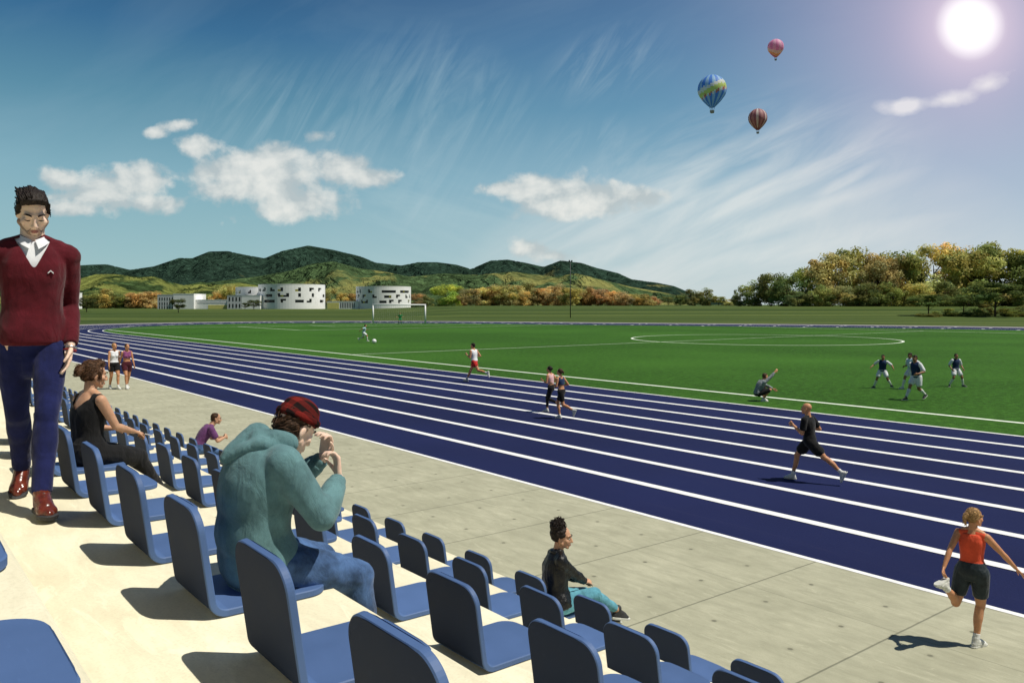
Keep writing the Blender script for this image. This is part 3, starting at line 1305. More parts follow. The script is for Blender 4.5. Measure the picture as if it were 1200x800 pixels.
    def sole_obj(s, side, m, parent, th=.022, grow=.006, toe=1.0):
        a = s.ank[side]
        u = s.fup[side].normalized()
        d = s.fdir[side]
        d = (d - u * d.dot(u)).normalized()
        lt = d.cross(u)
        out = [(-.072, 0), (-.066, .022), (-.04, .036), (.02, .035), (.08, .043), (.125, .047), (.16, .038), (.186, .018), (.192, 0)]
        loop = [(x, y) for x, y in out] + [(x, -y) for x, y in reversed(out[1:-1])]
        bm = bmesh.new()
        rr = []
        for z, g in ((-.090 - 0, 1.0), (-.090 + th * .8, 1.03), (-.090 + th, .98)):
            rr.append([bm.verts.new(a + d * (x * g * (toe if x > 0 else 1) + (grow if x > 0 else -grow)) + lt * y * g * 1.04 + u * z) for x, y in loop])
        n = len(loop)
        for p, q in zip(rr[:-1], rr[1:]):
            for k in range(n):
                bm.faces.new((p[k], p[(k + 1) % n], q[(k + 1) % n], q[k]))
        bm.faces.new(list(reversed(rr[0])))
        bm.faces.new(rr[-1])
        bmesh.ops.recalc_face_normals(bm, faces=bm.faces)
        return bm_obj('sole', bm, m, parent)


class Person:
    def __init__(s, body, loc, rz, scale, label, group=None, vox=.010, skin_m=None, fine=False):
        s.b, s.vox = body, vox
        s.root = empty('person', loc, rz, scale)
        tag(s.root, label, 'person', group)
        B = Blob()
        b = body
        b.torso(B, -.17, 1.0, -.005)
        for k in (1, -1):
            B.cone(b.frame(.86)[0], .06, b.sh[k], .054 if b.sex == 'm' else .046)
            pN, fN, uN = b.frame(1.0)
            B.cone(pN + uN * .0, .048, b.sh[k] * .7 + pN * .3 + uN * .012, .038)
            b.limbs(B, 'arm', k)
            b.limbs(B, 'leg', k)
            b.hand(B, k)
            b.foot(B, k, -.006)
        b.head(B)
        s.body = B.fuse('body', skin_m, s.root, vox, 3 if vox > .006 else 4, .5)

    def garment(s, name, m, build, voxel=None, smooth=4, disp=None, post=None, label=None, parent=None):
        B = Blob()
        build(B)
        o = B.fuse(name, m, parent or s.root, voxel or s.vox, smooth, .5, disp, post)
        if label:
            o['label'] = label
        return o

    def top(s, m, name='shirt', t0=-.06, t1=.93, infl=.012, sleeve=0.0, sl_infl=.010, sl_end=.014, flare=.006, shoulder=True, **kw):
        b = s.b

        def build(B):
            b.torso(B, t0, t1, infl, flare)
            for k in (1, -1):
                if shoulder:
                    pN, fN, uN = b.frame(.9)
                    B.cone(pN + fN[0] * .04 * k, .058 + infl * .5, b.sh[k].lerp(pN, .0 if sleeve else .22), (.055 if b.sex == 'm' else .046) * b.limb + infl * .8)
                if t1 >= .94:
                    nN = b.frame(1.0)
                    B.cone(nN[0] - nN[2] * .012, .050 + infl * .6, b.sh[k] * .7 + nN[0] * .3 + nN[2] * .010, .038 + infl * .8)
                if sleeve:
                    b.limbs(B, 'arm', k, 0, sleeve, sl_infl, sl_end, False, True)
        return s.garment(name, m, build, **kw)

    def bottom(s, m, name='trousers', leg=1.0, t1=.16, infl=.012, end=.02, fill=(), linfl=None, **kw):
        b = s.b

        def build(B):
            b.torso(B, -.245, t1, infl)
            for u, r_ in fill:
                B.cone(b.pt(b.hip[1], b.kne[1], b.ank[1], u), r_, b.pt(b.hip[-1], b.kne[-1], b.ank[-1], u), r_)
            for k in (1, -1):
                b.limbs(B, 'leg', k, 0, leg, infl if linfl is None else linfl, end, False, True)
        return s.garment(name, m, build, **kw)

    def skirtlike(s, m, name='shorts', **kw):
        return s.bottom(m, name, **kw)

    def shoes(s, m, sole_m, infl=.006, toe=1.0, sides=(1, -1), voxel=None):
        for k in sides:
            B = Blob()
            s.b.foot(B, k, infl, toe)
            o = B.fuse('shoe', m, s.root, voxel or min(s.vox, .009), 3, .5, None, s.b.sole_clip(k))
            s.b.sole_obj(k, sole_m, o, toe=toe)

    def socks(s, m, u0=.86, infl=.004):
        for k in (1, -1):
            B = Blob()
            s.b.limbs(B, 'leg', k, u0, 1.0, infl, infl, True, True)
            B.fuse('sock', m, s.root, min(s.vox, .01), 2)

    def face(s, brow_m, closed=False, lip=True):
        b = s.b
        q = lambda x, y, z: b.HC + b.HM @ V((x, y, z))
        for k in (1, -1):
            bm = bmesh.new()
            if closed:
                add_tube(bm, [q(k * (.031 + x), .0855 - abs(x) * .25, -.0055 - .9 * (.017 ** 2 - x * x) * 14) for x in (-.016, -.009, 0, .009, .016)], [.0012, .0024, .0028, .0024, .0012], 5)
                bm_obj('eyelashes', bm, M_dark, s.root, True)
            else:
                M = Matrix.Translation(q(k * .031, .0775, 0)) @ b.HM.to_4x4() @ Matrix.Diagonal((.0125, .0092, .0062, 1))
                bmesh.ops.create_uvsphere(bm, u_segments=12, v_segments=8, radius=1, matrix=M)
                e = bm_obj('eye', bm, M_eye, s.root, True)
                bm = bmesh.new()
                M = Matrix.Translation(q(k * .031, .0845, 0)) @ b.HM.to_4x4() @ Matrix.Diagonal((.0054, .0030, .0054, 1))
                bmesh.ops.create_uvsphere(bm, u_segments=10, v_segments=6, radius=1, matrix=M)
                bm_obj('iris', bm, M_dark, e, True)
            bm = bmesh.new()
            add_tube(bm, [q(k * .014, .0985, .0215), q(k * .026, .0945, .0275), q(k * .040, .0845, .0275), q(k * .050, .0725, .022)], [.0034, .0054, .0046, .0018], 6)
            bm_obj('eyebrow', bm, brow_m, s.root, True)
        if lip:
            bm = bmesh.new()
            add_tube(bm, [q(x, .0915 - 9 * x * x, -.0655 + 2.0 * x * x) for x in (-.021, -.011, 0, .011, .021)], [.0012, .0045, .0050, .0045, .0012], 6)
            add_tube(bm, [q(x, .0915 - 9 * x * x, -.0735 + 4.0 * x * x) for x in (-.019, -.010, 0, .010, .019)], [.0012, .0052, .0060, .0052, .0012], 6)
            bm_obj('lips', bm, M_lip, s.root, True)

    def hair(s, m, style='short', strands=0, seed=1, extra=None, label=None, wild=.15):
        b = s.b
        H = b.HM
        q = lambda x, y, z: b.HC + H @ V((x, y, z))
        B = Blob()
        if style == 'short':
            B.ell(q(0, -.026, .046), (.080, .089, .080), H)
            B.ell(q(0, -.050, .0), (.076, .066, .070), H)
            B.cone(q(-.05, .045, .085), .018, q(.05, .045, .085), .018)
        elif style == 'crop':
            B.ell(q(0, -.025, .040), (.0785, .089, .0805), H)
            B.ell(q(0, -.042, .0), (.0755, .070, .065), H)
        elif style == 'tied':
            B.ell(q(0, -.026, .042), (.0785, .092, .0815), H)
            B.ell(q(0, -.045, .0), (.0755, .072, .065), H)
            for k in (1, -1):
                B.cone(q(.066 * k, .03, .035), .013, q(.066 * k, -.03, -.01), .016)
        if extra:
            extra(B, q)
        rnd = random.Random(seed)
        o = B.fuse('hair', m, s.root, min(s.vox, .008), 2, .5, (.004, 60))
        if label:
            o['label'] = label
        if strands:
            me = o.data
            bm = bmesh.new()
            bm.from_mesh(me)
            vs = [(v.co.copy(), v.normal.copy()) for v in bm.verts]
            up = H @ V((0, 0, 1))
            fw = H @ V((0, 1, 0))
            for _ in range(strands):
                p, n = vs[rnd.randrange(len(vs))]
                fl = (fw * -.8 - up * .5)
                fl = fl - n * fl.dot(n)
                if fl.length < .05:
                    fl = n.orthogonal()
                fl.normalize()
                rv = V((rnd.uniform(-1, 1), rnd.uniform(-1, 1), rnd.uniform(-1, 1)))
                L = rnd.uniform(.02, .045)
                pts = [p - n * .002, p + fl * L * .35 + n * .0025 + rv * .002 * wild, p + fl * L * .7 + n * .002 + rv * .004 * wild, p + fl * L - n * .002 + rv * .008 * wild]
                add_tube(bm, pts, [.0022, .0026, .002, .0006], 4, False)
            bm.to_mesh(me)
            bm.free()
            me.polygons.foreach_set('use_smooth', [True] * len(me.polygons))
        return o


def stripe_mat(name, base, sel):
    return None


# materials for people
SK_pale = skin('skin_pale', (.76, .55, .44))
SK_tan = skin('skin_tan', (.52, .255, .135))
SK_warm = skin('skin_warm', (.52, .30, .19))
SK_brown = skin('skin_brown', (.30, .145, .075))
M_dark = mat('dark_lash', (.012, .009, .008), .4, .1)
M_eye = mat('eye_white', (.65, .62, .58), .2, .05)
M_lip = mat('lip', (.40, .16, .13), .4, .12, 60)


def hair_mat(name, col, hi=1.8):
    t = NT(name)
    v = t.tc.outputs['Object']
    n = t.noise(t.mapping(v, (1, .35, 1)), 70, 4, .6, .6)
    t.base(t.ramp(n, [(.3, tuple(q * .5 for q in col)), (.55, col), (.75, tuple(min(1, q * hi) for q in col))]))
    t.rough(.6)
    t.spec(.25)
    t.bump(n, .8, .008)
    return t.m


H_dark = hair_mat('hair_dark', (.016, .0095, .0065), 2.0)
H_brown = hair_mat('hair_brown', (.055, .026, .012), 2.6)
H_auburn = hair_mat('hair_auburn', (.085, .040, .018), 3.0)
H_blond = hair_mat('hair_blond', (.36, .21, .085), 1.9)
M_white_shoe = mat('white_shoe', (.62, .62, .58), .55, .3, 40, .2, 120)
M_sole_w = mat('pale_sole', (.55, .55, .50), .7)
M_sole_d = mat('dark_sole', (.03, .03, .032), .7)
M_sock_w = fabric('white_sock', (.72, .72, .70))
# ------------------------------------------------------------------ cloth and leather
F_maroon = fabric('maroon_knit', (.085, .006, .012), .9, .3, .45, 420)
F_navy = fabric('navy_cotton', (.010, .014, .075), .85, .35, .4, 700)
F_white = fabric('white_cotton', (.74, .75, .78), .8, .08, .25, 700)
F_black = fabric('black_jersey', (.008, .008, .009), .85, .3, .4, 600)
F_teal = fabric('teal_fleece', (.105, .205, .218), .95, .34, .42, 420)
F_denim = fabric('blue_denim', (.050, .100, .215), .85, .75, .45, 420)
F_ldenim = fabric('light_denim', (.10, .30, .38), .85, .4, .5, 380)
F_purple = fabric('purple_cotton', (.13, .045, .14), .85, .3, .4)
F_orange = fabric('orange_sportswear', (.70, .085, .035), .75, .15, .3)
F_red = fabric('red_shorts', (.50, .025, .02), .8, .2, .3)
F_grey = fabric('grey_print', (.22, .25, .26), .85, .65, .4, 30)
F_plum = fabric('plum_sportswear', (.22, .06, .16), .8, .25, .3)
F_maroon2 = fabric('dark_maroon_shorts', (.06, .008, .015), .8, .25, .3)
F_pink = fabric('pale_pink', (.68, .42, .42), .8, .15, .3)
F_kit = fabric('navy_kit', (.012, .030, .085), .8, .3, .3)
F_sky = fabric('sky_kit', (.38, .55, .65), .8, .2, .3)
F_green = fabric('green_kit', (.03, .26, .09), .8, .2, .3)
F_slate = fabric('slate_shorts', (.022, .032, .038), .45, .4, .4)
L_black = mat('black_leather', (.006, .006, .0065), .36, .4, 18, .5, 70, .35, bdist=.012)
L_brown = mat('oxblood_leather', (.115, .022, .012), .22, .45, 22, .25, 60, .6)
L_belt = mat('black_belt', (.010, .010, .010), .35)
M_steel = mat('steel', (.55, .55, .55), .3, .1, metal=1)
M_red_band = mat('red_wristband', (.35, .02, .02), .6)


def plaid():
    t = NT('red_plaid')
    v = t.tc.outputs['Object']
    x, y, z = t.sep(v)
    def band(q, f, w):
        fr = t.math('FRACT', t.math('MULTIPLY', q, f))
        return t.math('LESS_THAN', fr, w)
    a = t.math('MAXIMUM', band(t.math('ADD', x, .011), 17, .5), 0)
    b = band(t.math('ADD', y, z), 14, .5)
    c = t.mix(t.math('MULTIPLY', t.math('ADD', a, b), .5), (.17, .016, .013), (.014, .008, .008))
    n = t.noise(v, 400, 2)
    t.base(t.mix(1, c, t.ramp(n, [(.3, .7), (.7, 1.15)]), 'MULTIPLY'))
    t.rough(.95)
    t.spec(.1)
    t.bump(t.noise(v, 40, 3), .3, .01)
    return t.m


F_plaid = plaid()

# ================================================================== man striding along the walkway
b = Body('m', pelvis=(0, 0, .925), lean=(0, .02, 1), sh_yaw=R(3), head=(R(5), R(31), R(3)), head_off=(0, .012, .012), sh_lift=(-.018, -.018),
         hands={1: (.30, -.08, .80), -1: (-.178, .085, .865)}, elbows={1: (.3, -1, 0), -1: (-.08, -1, 0)},
         feet={1: (.045, -.36, .15), -1: (-.035, .31, .09)}, knees={1: (.05, 1, 0), -1: (-.05, 1, 0)},
         fdir={1: (.16, 1, -.42), -1: (-.16, 1, -.02)}, fup={1: (0, .40, .92)}, curl={1: .5, -1: .35}, bulk=.86, limb=.93, face_w=.93, hand_dir={-1: (.15, .25, -1)})
p = Person(b, (.752, 5.285, 2.282), R(173), 1.035, 'dark haired person in a maroon sweater and navy trousers walking past the chairs', vox=.0062, skin_m=SK_pale)
man = p


def relax_edge(bm_, it=10):
    bv = [v for v in bm_.verts if v.is_boundary]
    nb = {v: [e.other_vert(v) for e in v.link_edges if e.is_boundary] for v in bv}
    for _ in range(it):
        new = {v: sum((n.co for n in nb[v]), V()) / len(nb[v]) for v in bv if len(nb[v]) == 2}
        for v, c in new.items():
            v.co = v.co.lerp(c, .6)


def vneck(me):
    bm_ = bmesh.new()
    bm_.from_mesh(me)
    c0, (r0, f0), u0 = man.b.frame(.80)
    base = man.b.frame(.70)[0]
    dl = []
    for f in bm_.faces:
        q = f.calc_center_median() - base
        fy = q.dot(f0)
        if fy > .01 and q.dot(u0) > 0 and abs(q.dot(r0)) < .004 + q.dot(u0) * .52 and q.dot(u0) < .16:
            dl.append(f)
    bmesh.ops.delete(bm_, geom=dl, context='FACES')
    relax_edge(bm_)
    bm_.to_mesh(me)
    bm_.free()


p.top(F_white, 'shirt', .3, .985, .006, 0, voxel=.006, smooth=3)
sw = p.top(F_maroon, 'sweater', -.10, .95, .021, .985, .011, .012, .012, voxel=.0065, smooth=5, disp=(.0055, 11), post=vneck)
# rib hems: waistband and cuffs
B = Blob()
b.torso(B, -.118, -.05, .0285)
B.fuse('waistband', F_maroon, sw, .006, 2)
for k in (1, -1):
    B = Blob()
    b.limbs(B, 'arm', k, .93, .995, .0125, .011, True, True)
    B.fuse('cuff', F_maroon, sw, .005, 2)
# small white mark on the chest
bm = bmesh.new()
pc, (rr_, ff_), uu_ = b.frame(.66)
c0 = pc - rr_ * .078 + ff_ * (.118 + .009) + uu_ * .0
for sgn in (1, -1):
    a0 = c0 + rr_ * .0005 * sgn
    pts = [a0 + uu_ * .011, a0 + uu_ * .004, a0 + rr_ * sgn * .013 - uu_ * .008 - ff_ * .0006, a0 + rr_ * sgn * .013 - uu_ * .002 - ff_ * .0006]
    q0 = [bm.verts.new(x + ff_ * .0) for x in pts]
    q1 = [bm.verts.new(x - ff_ * .02) for x in pts]
    bm.faces.new(q0)
    for i in range(4):
        bm.faces.new((q0[i], q0[(i + 1) % 4], q1[(i + 1) % 4], q1[i]))
bmesh.ops.recalc_face_normals(bm, faces=bm.faces)
bm_obj('emblem', bm, F_white, sw)
# shirt collar: two folded leaves round the neck
bm = bmesh.new()
nP, (nR, nF), nU = b.frame(1.0)
for sgn in (1, -1):
    top_, bot_ = [], []
    for i in range(13):
        a = R(-95 + i / 12 * 180) if sgn > 0 else R(-85 - i / 12 * 180)
        f = i / 12
        fr = max(0, (f - .55) / .45)
        rx = .068
        dirv = nR * math.cos(a) * 1.0 + nF * math.sin(a)
        ang_front = f
        a = R(-90 + 172 * f) if sgn > 0 else R(-90 - 172 * f)
        dirv = nR * math.cos(a) + nF * math.sin(a)
        top_.append(nP + dirv * (.061 - .004 * f) + nU * (.040 - .040 * f * f) + nF * .012 * f)
        bot_.append(nP + dirv * (.076 + .002 * fr) + nU * (.012 - .040 * f * f - .020 * fr) + nF * (.016 * f + .012 * fr) + nR * sgn * .010 * fr)
    for o_ in (0, .004):
        tv = [bm.verts.new(q + nF * o_) for q in top_]
        bv = [bm.verts.new(q + nF * o_) for q in bot_]
        for i in range(12):
            bm.faces.new((tv[i], tv[i + 1], bv[i + 1], bv[i]))
bm_obj('collar', bm, F_white, p.root, True)
tr = p.bottom(F_navy, 'trousers', .985, -.02, .010, .016, linfl=.0, fill=((.06, .085), (.14, .075), (.2, .06)), voxel=.0068, smooth=5, disp=(.005, 9))
# watch and bracelet
for off_, mm, r_ in ((.012, M_steel, .005), (.028, M_red_band, .0035)):
    bm = bmesh.new()
    wv = b.wri[-1] + b.hd[-1] * (off_ + .004)
    u_ = b.hd[-1].orthogonal().normalized()
    v_ = b.hd[-1].cross(u_)
    ring_ = [wv + (u_ * math.cos(2 * PI * i / 20) + v_ * math.sin(2 * PI * i / 20)) * .0315 for i in range(21)]
    add_tube(bm, ring_, [r_] * 21, 6, False)
    bm_obj('wristband', bm, mm, p.root, True)
p.shoes(L_brown, M_sole_d, .007, voxel=.006)
for k in (1, -1):       # laces
    bm = bmesh.new()
    a_, u_ = b.ank[k], b.fup[k].normalized()
    d_ = (b.fdir[k] - u_ * b.fdir[k].dot(u_)).normalized()
    l_ = d_.cross(u_)
    for i in range(4):
        t_ = .040 + .018 * i
        h_ = .026 - .62 * t_ + .016
        add_tube(bm, [a_ + d_ * t_ + u_ * (h_ - .012) - l_ * .020, a_ + d_ * (t_ + .006) + u_ * h_, a_ + d_ * t_ + u_ * (h_ - .012) + l_ * .020], [.0028] * 3, 5)
    bm_obj('laces', bm, M_dark, p.root, True)
p.face(H_dark, closed=True)


def quiff(B, q):
    # swept-back locks rising from the hairline
    for i in range(9):
        x = -.056 + i * .014
        k = 1 - (x / .075) ** 2
        B.chain([q(x, .062 + .012 * k, .070 + .012 * k), q(x * 1.0 + .004, .068 + .010 * k, .088 + .020 * k), q(x * .96 + .008, .040, .096 + .028 * k), q(x * .92 + .004, -.01, .094 + .026 * k), q(x * .9, -.07, .080 + .016 * k)], [.007, .010, .012, .013, .010], 10)
    for k in (1, -1):
        B.cone(q(.070 * k, .030, .062), .010, q(.072 * k, .015, .0), .006)
    for k in (1, -1):
        B.cone(q(.071 * k, .012, .045), .012, q(.074 * k, .012, -.005), .006)


hr = p.hair(H_dark, 'crop', 0, 3, quiff)
bm = bmesh.new()
bm.from_mesh(hr.data)
rnd = random.Random(31)
qq = lambda x, y, z: b.HC + b.HM @ V((x, y, z))
for _ in range(190):        # combed locks
    x = rnd.uniform(-.064, .064)
    k = 1 - (x / .072) ** 2
    s0 = rnd.uniform(0, 1)
    y0, lift = .078 - s0 * .10, rnd.uniform(-.004, .012)
    zt = .084 + .027 * k + lift + .008 * (x > 0)
    sw_ = rnd.uniform(.004, .020)
    pts = [qq(x, y0 - .004, .066 + .020 * k + s0 * .022), qq(x + sw_ * .3, y0 + .004, zt - .004), qq(x + sw_ * .8, y0 - .026, zt + .006), qq(x + sw_, y0 - .056, zt - .002), qq(x + sw_ * .9, y0 - .082, zt - .022)]
    r_ = rnd.uniform(.0030, .0052)
    add_tube(bm, pts, [r_ * .7, r_, r_, r_ * .8, .0008], 5, False)
for _ in range(120):        # short sides
    sg = rnd.choice((-1, 1))
    z = rnd.uniform(-.01, .075)
    y = rnd.uniform(-.06, .045)
    xx = (.079 - max(0, z - .03) * .25) * sg
    pts = [qq(xx, y, z), qq(xx + .002 * sg, y - .012, z - .004), qq(xx, y - .026, z - .010)]
    add_tube(bm, pts, [.0022, .0022, .0006], 4, False)
bm.to_mesh(hr.data)
bm.free()
hr.data.polygons.foreach_set('use_smooth', [True] * len(hr.data.polygons))
# stubble as a thin fitted shell along the jaw
B = Blob()
q = lambda x, y, z: b.HC + b.HM @ V((x, y, z))
for k in (1, -1):
    B.cone(q(.0575 * k, .004, -.052), .0195, q(.014 * k, .0665, -.0965), .0165)
    B.cone(q(.017 * k, .085, -.056), .005, q(.026 * k, .070, -.085), .009)
B.ell(q(0, .0665, -.0995), (.0215, .0185, .0162), b.HM)
M_stub = mat('stubble', (.42, .27, .20), .6, .4, 160, .3, 260)
B.fuse('beard', M_stub, p.root, .005, 3)

# ================================================================== man in the teal hoodie, seen from behind
b = Body('m', pelvis=(0, .02, .10), lean=(0, .14, .99), hunch=.10, sh_yaw=R(-6), head=(R(12), R(30), R(4)), head_off=(0, .05, -.075),
         hands={1: (.125, .35, .42), -1: (-.10, .40, .48)}, elbows={1: (.55, .15, -1), -1: (-.5, .3, -1)}, curl=1.1,
         feet={1: (.16, .50, -.46), -1: (-.17, .47, -.46)}, knees={1: (.15, .6, 1), -1: (-.2, .6, 1)}, hand_dir={1: (-.25, .05, 1), -1: (.2, .1, 1)}, palm={1: (-.3, -1, 0), -1: (.3, -1, 0)}, bulk=1.10)
p = Person(b, (1.215, 3.175, 2.322), R(-86), .88, 'person in a teal hoodie and red plaid cap hunched on a blue chair', vox=.0068, skin_m=SK_pale)
hood = p


def hoodie(B):
    b.torso(B, -.16, .95, .028, .010)
    for k in (1, -1):
        pN, fN, uN = b.frame(.88)
        B.cone(pN + fN[0] * .05 * k, .085, b.sh[k], .078)
        b.limbs(B, 'arm', k, 0, .93, .026, .022, False, True)
        B.cone(b.elb[k].lerp(b.sh[k], .2), .066, b.elb[k].lerp(b.wri[k], .25), .062)
    pB, fB, uB = b.frame(.66)
    B.ell(pB - fB[1] * .060, (.195, .110, .21), Matrix((fB[0], fB[1], uB)).transposed())
    pB, fB, uB = b.frame(.25)
    B.ell(pB - fB[1] * .02, (.195, .150, .17), Matrix((fB[0], fB[1], uB)).transposed())


def hood_shape(B):
    # hood lying in folds behind the neck
    pN, fN, uN = b.frame(.95)
    for i in range(9):
        a = R(-180 + i * 22.5)
        a2 = R(-180 + (i + 1) * 22.5)
        f = lambda t: pN + fN[0] * math.cos(t) * .105 + fN[1] * (math.sin(t) * .095 + .02) + uN * (.030 + .020 * math.cos(t) ** 2)
        if i < 8:
            B.cone(f(a), .046, f(a2), .046)
    B.cone(pN - fN[1] * .085 + uN * .035, .060, pN - fN[1] * .165 - uN * .085, .040)
    for k in (-1, 1):
        B.chain([pN + fN[0] * k * .115 + uN * .02, pN + fN[0] * k * .10 - fN[1] * .10 + uN * .0, pN - fN[1] * .175 - uN * .105], [.034, .036, .030], 12)
    B.cone(pN - fN[1] * .09 - fN[0] * .05 + uN * .02, .05, pN - fN[1] * .12 - uN * .07, .03)
    B.cone(pN - fN[1] * .09 + fN[0] * .05 + uN * .02, .05, pN - fN[1] * .12 - uN * .07, .03)


hd_ = p.garment('hoodie', F_teal, hoodie, .0075, 22, (.005, 6))
B = Blob()
hood_shape(B)
B.fuse('hood', F_teal, hd_, .0065, 6, .5, (.005, 14))
B = Blob()
b.torso(B, -.215, -.15, .044)
B.fuse('waistband', F_teal, hd_, .0065, 3)
for k in (1, -1):
    B = Blob()
    b.limbs(B, 'arm', k, .90, .985, .016, .013, True, True)
    B.fuse('cuff', F_teal, p.root, .006, 2)
p.bottom(F_denim, 'jeans', .96, .10, .016, .026, smooth=5, disp=(.008, 10), voxel=.0075)
B = Blob()
b.torso(B, .045, .085, .021)
B.fuse('belt', L_belt, p.root, .006, 1)
q = lambda x, y, z: b.HC + b.HM @ V((x, y, z))
B = Blob()
B.ell(q(0, -.012, .052), (.089, .108, .082), b.HM)
B.ell(q(0, -.012, .085), (.080, .098, .062), b.HM)


def capcut(me):
    for v in me.vertices:
        lp = b.HM.transposed() @ (v.co - b.HC)
        lim = .034 + .05 * lp.y
        if lp.z < lim:
            lp.z = lim
            v.co = b.HC + b.HM @ lp


cp = B.fuse('cap', F_plaid, p.root, .006, 3, .5, None, capcut)
B = Blob()
for i in range(7):
    x = -.066 + i * .022
    B.cone(q(x, .075 - abs(x) * .25, .040), .010, q(x * .95, .150 - abs(x) * .55, .022), .006)
B.bm.free()
B = Blob()
for i in range(20):
    a, a2 = 2 * PI * i / 20, 2 * PI * (i + 1) / 20
    f = lambda t: q(.0895 * math.cos(t), -.012 + .107 * math.sin(t), .048 + .05 * .107 * math.sin(t))
    B.cone(f(a), .0085, f(a2), .0085)
    f = lambda t: q(.0885 * math.cos(t), -.012 + .106 * math.sin(t), .060 + .05 * .107 * math.sin(t))
    B.cone(f(a), .0085, f(a2), .0085)
B.fuse('cap_band', F_plaid, cp, .005, 2)
p.hair(H_brown, 'crop', 420, 5)
p.face(H_brown)
p.shoes(M_sole_d, M_sole_d, .007)

# ================================================================== woman in the black dress
b = Body('f', pelvis=(0, -.02, .10), lean=(0, .06, 1), hunch=.02, sh_yaw=R(-4), head=(R(-16), R(8), R(0)),
         hands={1: (.14, .33, .225), -1: (-.10, .30, .24)}, elbows={1: (.5, -1, -.2), -1: (-.5, -1, 0)}, curl={1: .8, -1: .6},
         feet={1: (.11, .62, -.38), -1: (-.09, .60, -.38)}, knees={1: (.1, .5, 1), -1: (-.1, .5, 1)}, hand_dir={1: (-.2, .9, -.25)}, palm={1: (-.3, .1, -1), -1: (.2, 0, -1)}, bulk=1.08)
p = Person(b, (1.235, 6.27, 2.322), R(-66), .80, 'person with tied up auburn hair in a sleeveless black outfit seated on a blue chair', vox=.0068, skin_m=SK_warm)


def scoop(me):
    bm_ = bmesh.new()
    bm_.from_mesh(me)
    base, (r0, f0), u0 = p.b.frame(.90)
    dl = [f for f in bm_.faces if (f.calc_center_median() - base).dot(u0) > -.012 - .10 * max(0, 1 - abs((f.calc_center_median() - base).dot(r0)) / .105) and (f.calc_center_median() - base).dot(u0) > -.14 and abs((f.calc_center_median() - base).dot(r0)) < .105]
    bmesh.ops.delete(bm_, geom=dl, context='FACES')
    relax_edge(bm_)
    bm_.to_mesh(me)
    bm_.free()


p.top(F_black, 'top', -.10, .90, .010, 0, voxel=.0068, smooth=4, disp=(.005, 12), post=scoop)
p.bottom(F_black, 'trousers', .97, .16, .016, .035, smooth=5, disp=(.006, 9))
p.face(H_brown)


def updo(B, q):
    B.ell(q(0, -.105, .030), (.045, .042, .050), b.HM)
    B.ell(q(.012, -.135, .012), (.034, .030, .040), b.HM)
    B.ell(q(-.015, -.12, .045), (.034, .034, .034), b.HM)
    B.ell(q(0, .03, .10), (.055, .04, .030), b.HM)
    B.cone(q(.074, .02, .03), .014, q(.072, .03, -.03), .010)


p.hair(H_auburn, 'tied', 700, 8, updo)
p.shoes(L_belt, M_sole_d, .004)
# cigarette held between the fingers
bm = bmesh.new()
hp = b.wri[1] + b.hd[1] * .15 + V((.0, 0, -.005))
add_tube(bm, [hp, hp + V((.055, .045, -.02))], [.0045, .0042], 8)
cg = bm_obj('cigarette', bm, M_sock_w, None)
cg.matrix_world = Matrix.Translation((1.235, 6.27, 2.322)) @ Matrix.Rotation(R(-66), 4, 'Z') @ Matrix.Scale(.8, 4)
tag(cg, 'white cigarette in the hand of the person in black', 'cigarette')

# ================================================================== curly haired girl in a leather jacket
b = Body('f', pelvis=(0, -.05, .11), lean=(.02, .05, 1), hunch=.05, sh_yaw=R(-28), head=(R(-46), R(6), 0),
         hands={1: (.06, .30, .24), -1: (-.04, .31, .25)}, elbows={1: (.8, -.8, -.3), -1: (-.8, -.8, -.3)}, curl=1.1,
         feet={1: (.08, .72, -.13), -1: (-.03, .70, -.20)}, knees={1: (.15, .3, 1), -1: (-.05, .3, 1)}, fdir={1: (0, 1, -.25), -1: (0, 1, -.25)}, fup={1: (0, .25, 1), -1: (0, .25, 1)},
         hand_dir={1: (-.5, .8, -.1), -1: (.5, .8, -.1)}, palm={1: (-.3, 0, -1), -1: (.3, 0, -1)}, bulk=1.05)
p = Person(b, (4.86, 5.49, .702), R(-94), .86, 'person with a curly dark topknot in a black leather jacket and pale jeans', vox=.0075, skin_m=SK_warm)
lj = p.top(L_black, 'jacket', -.06, .95, .020, .95, .016, .016, .012, voxel=.007, smooth=3, disp=(.009, 14))
B = Blob()
pN, fN, uN = b.frame(.97)
for i in range(10):
    a, a2 = R(-200 + i * 22), R(-200 + (i + 1) * 22)
    f = lambda t: pN + fN[0] * math.cos(t) * .075 + fN[1] * math.sin(t) * .072 + uN * .005
    B.cone(f(a), .021, f(a2), .021)
B.fuse('collar', L_black, lj, .006, 2)
p.bottom(F_ldenim, 'jeans', .93, .10, .010, .010, smooth=4, disp=(.004, 14))
p.face(H_dark)


def curls(B, q):
    rnd = random.Random(4)
    B.ell(q(0, -.065, .096), (.080, .078, .056), b.HM)
    B.ell(q(0, -.05, .03), (.090, .085, .075), b.HM)
    for _ in range(90):
        a, e = rnd.uniform(0, 2 * PI), rnd.uniform(-.6, 1.4)
        r_ = rnd.uniform(.045, .075)
        B.ell(q(math.cos(a) * math.cos(e) * r_, -.055 + math.sin(a) * math.cos(e) * r_, .108 + math.sin(e) * r_ * .8), rnd.uniform(.010, .017))
    for _ in range(40):
        a = rnd.uniform(0, 2 * PI)
        B.ell(q(math.cos(a) * .078, -.045 + math.sin(a) * .07, rnd.uniform(-.02, .09)), rnd.uniform(.009, .014))


hc = p.hair(H_dark, 'tied', 0, 2, curls)
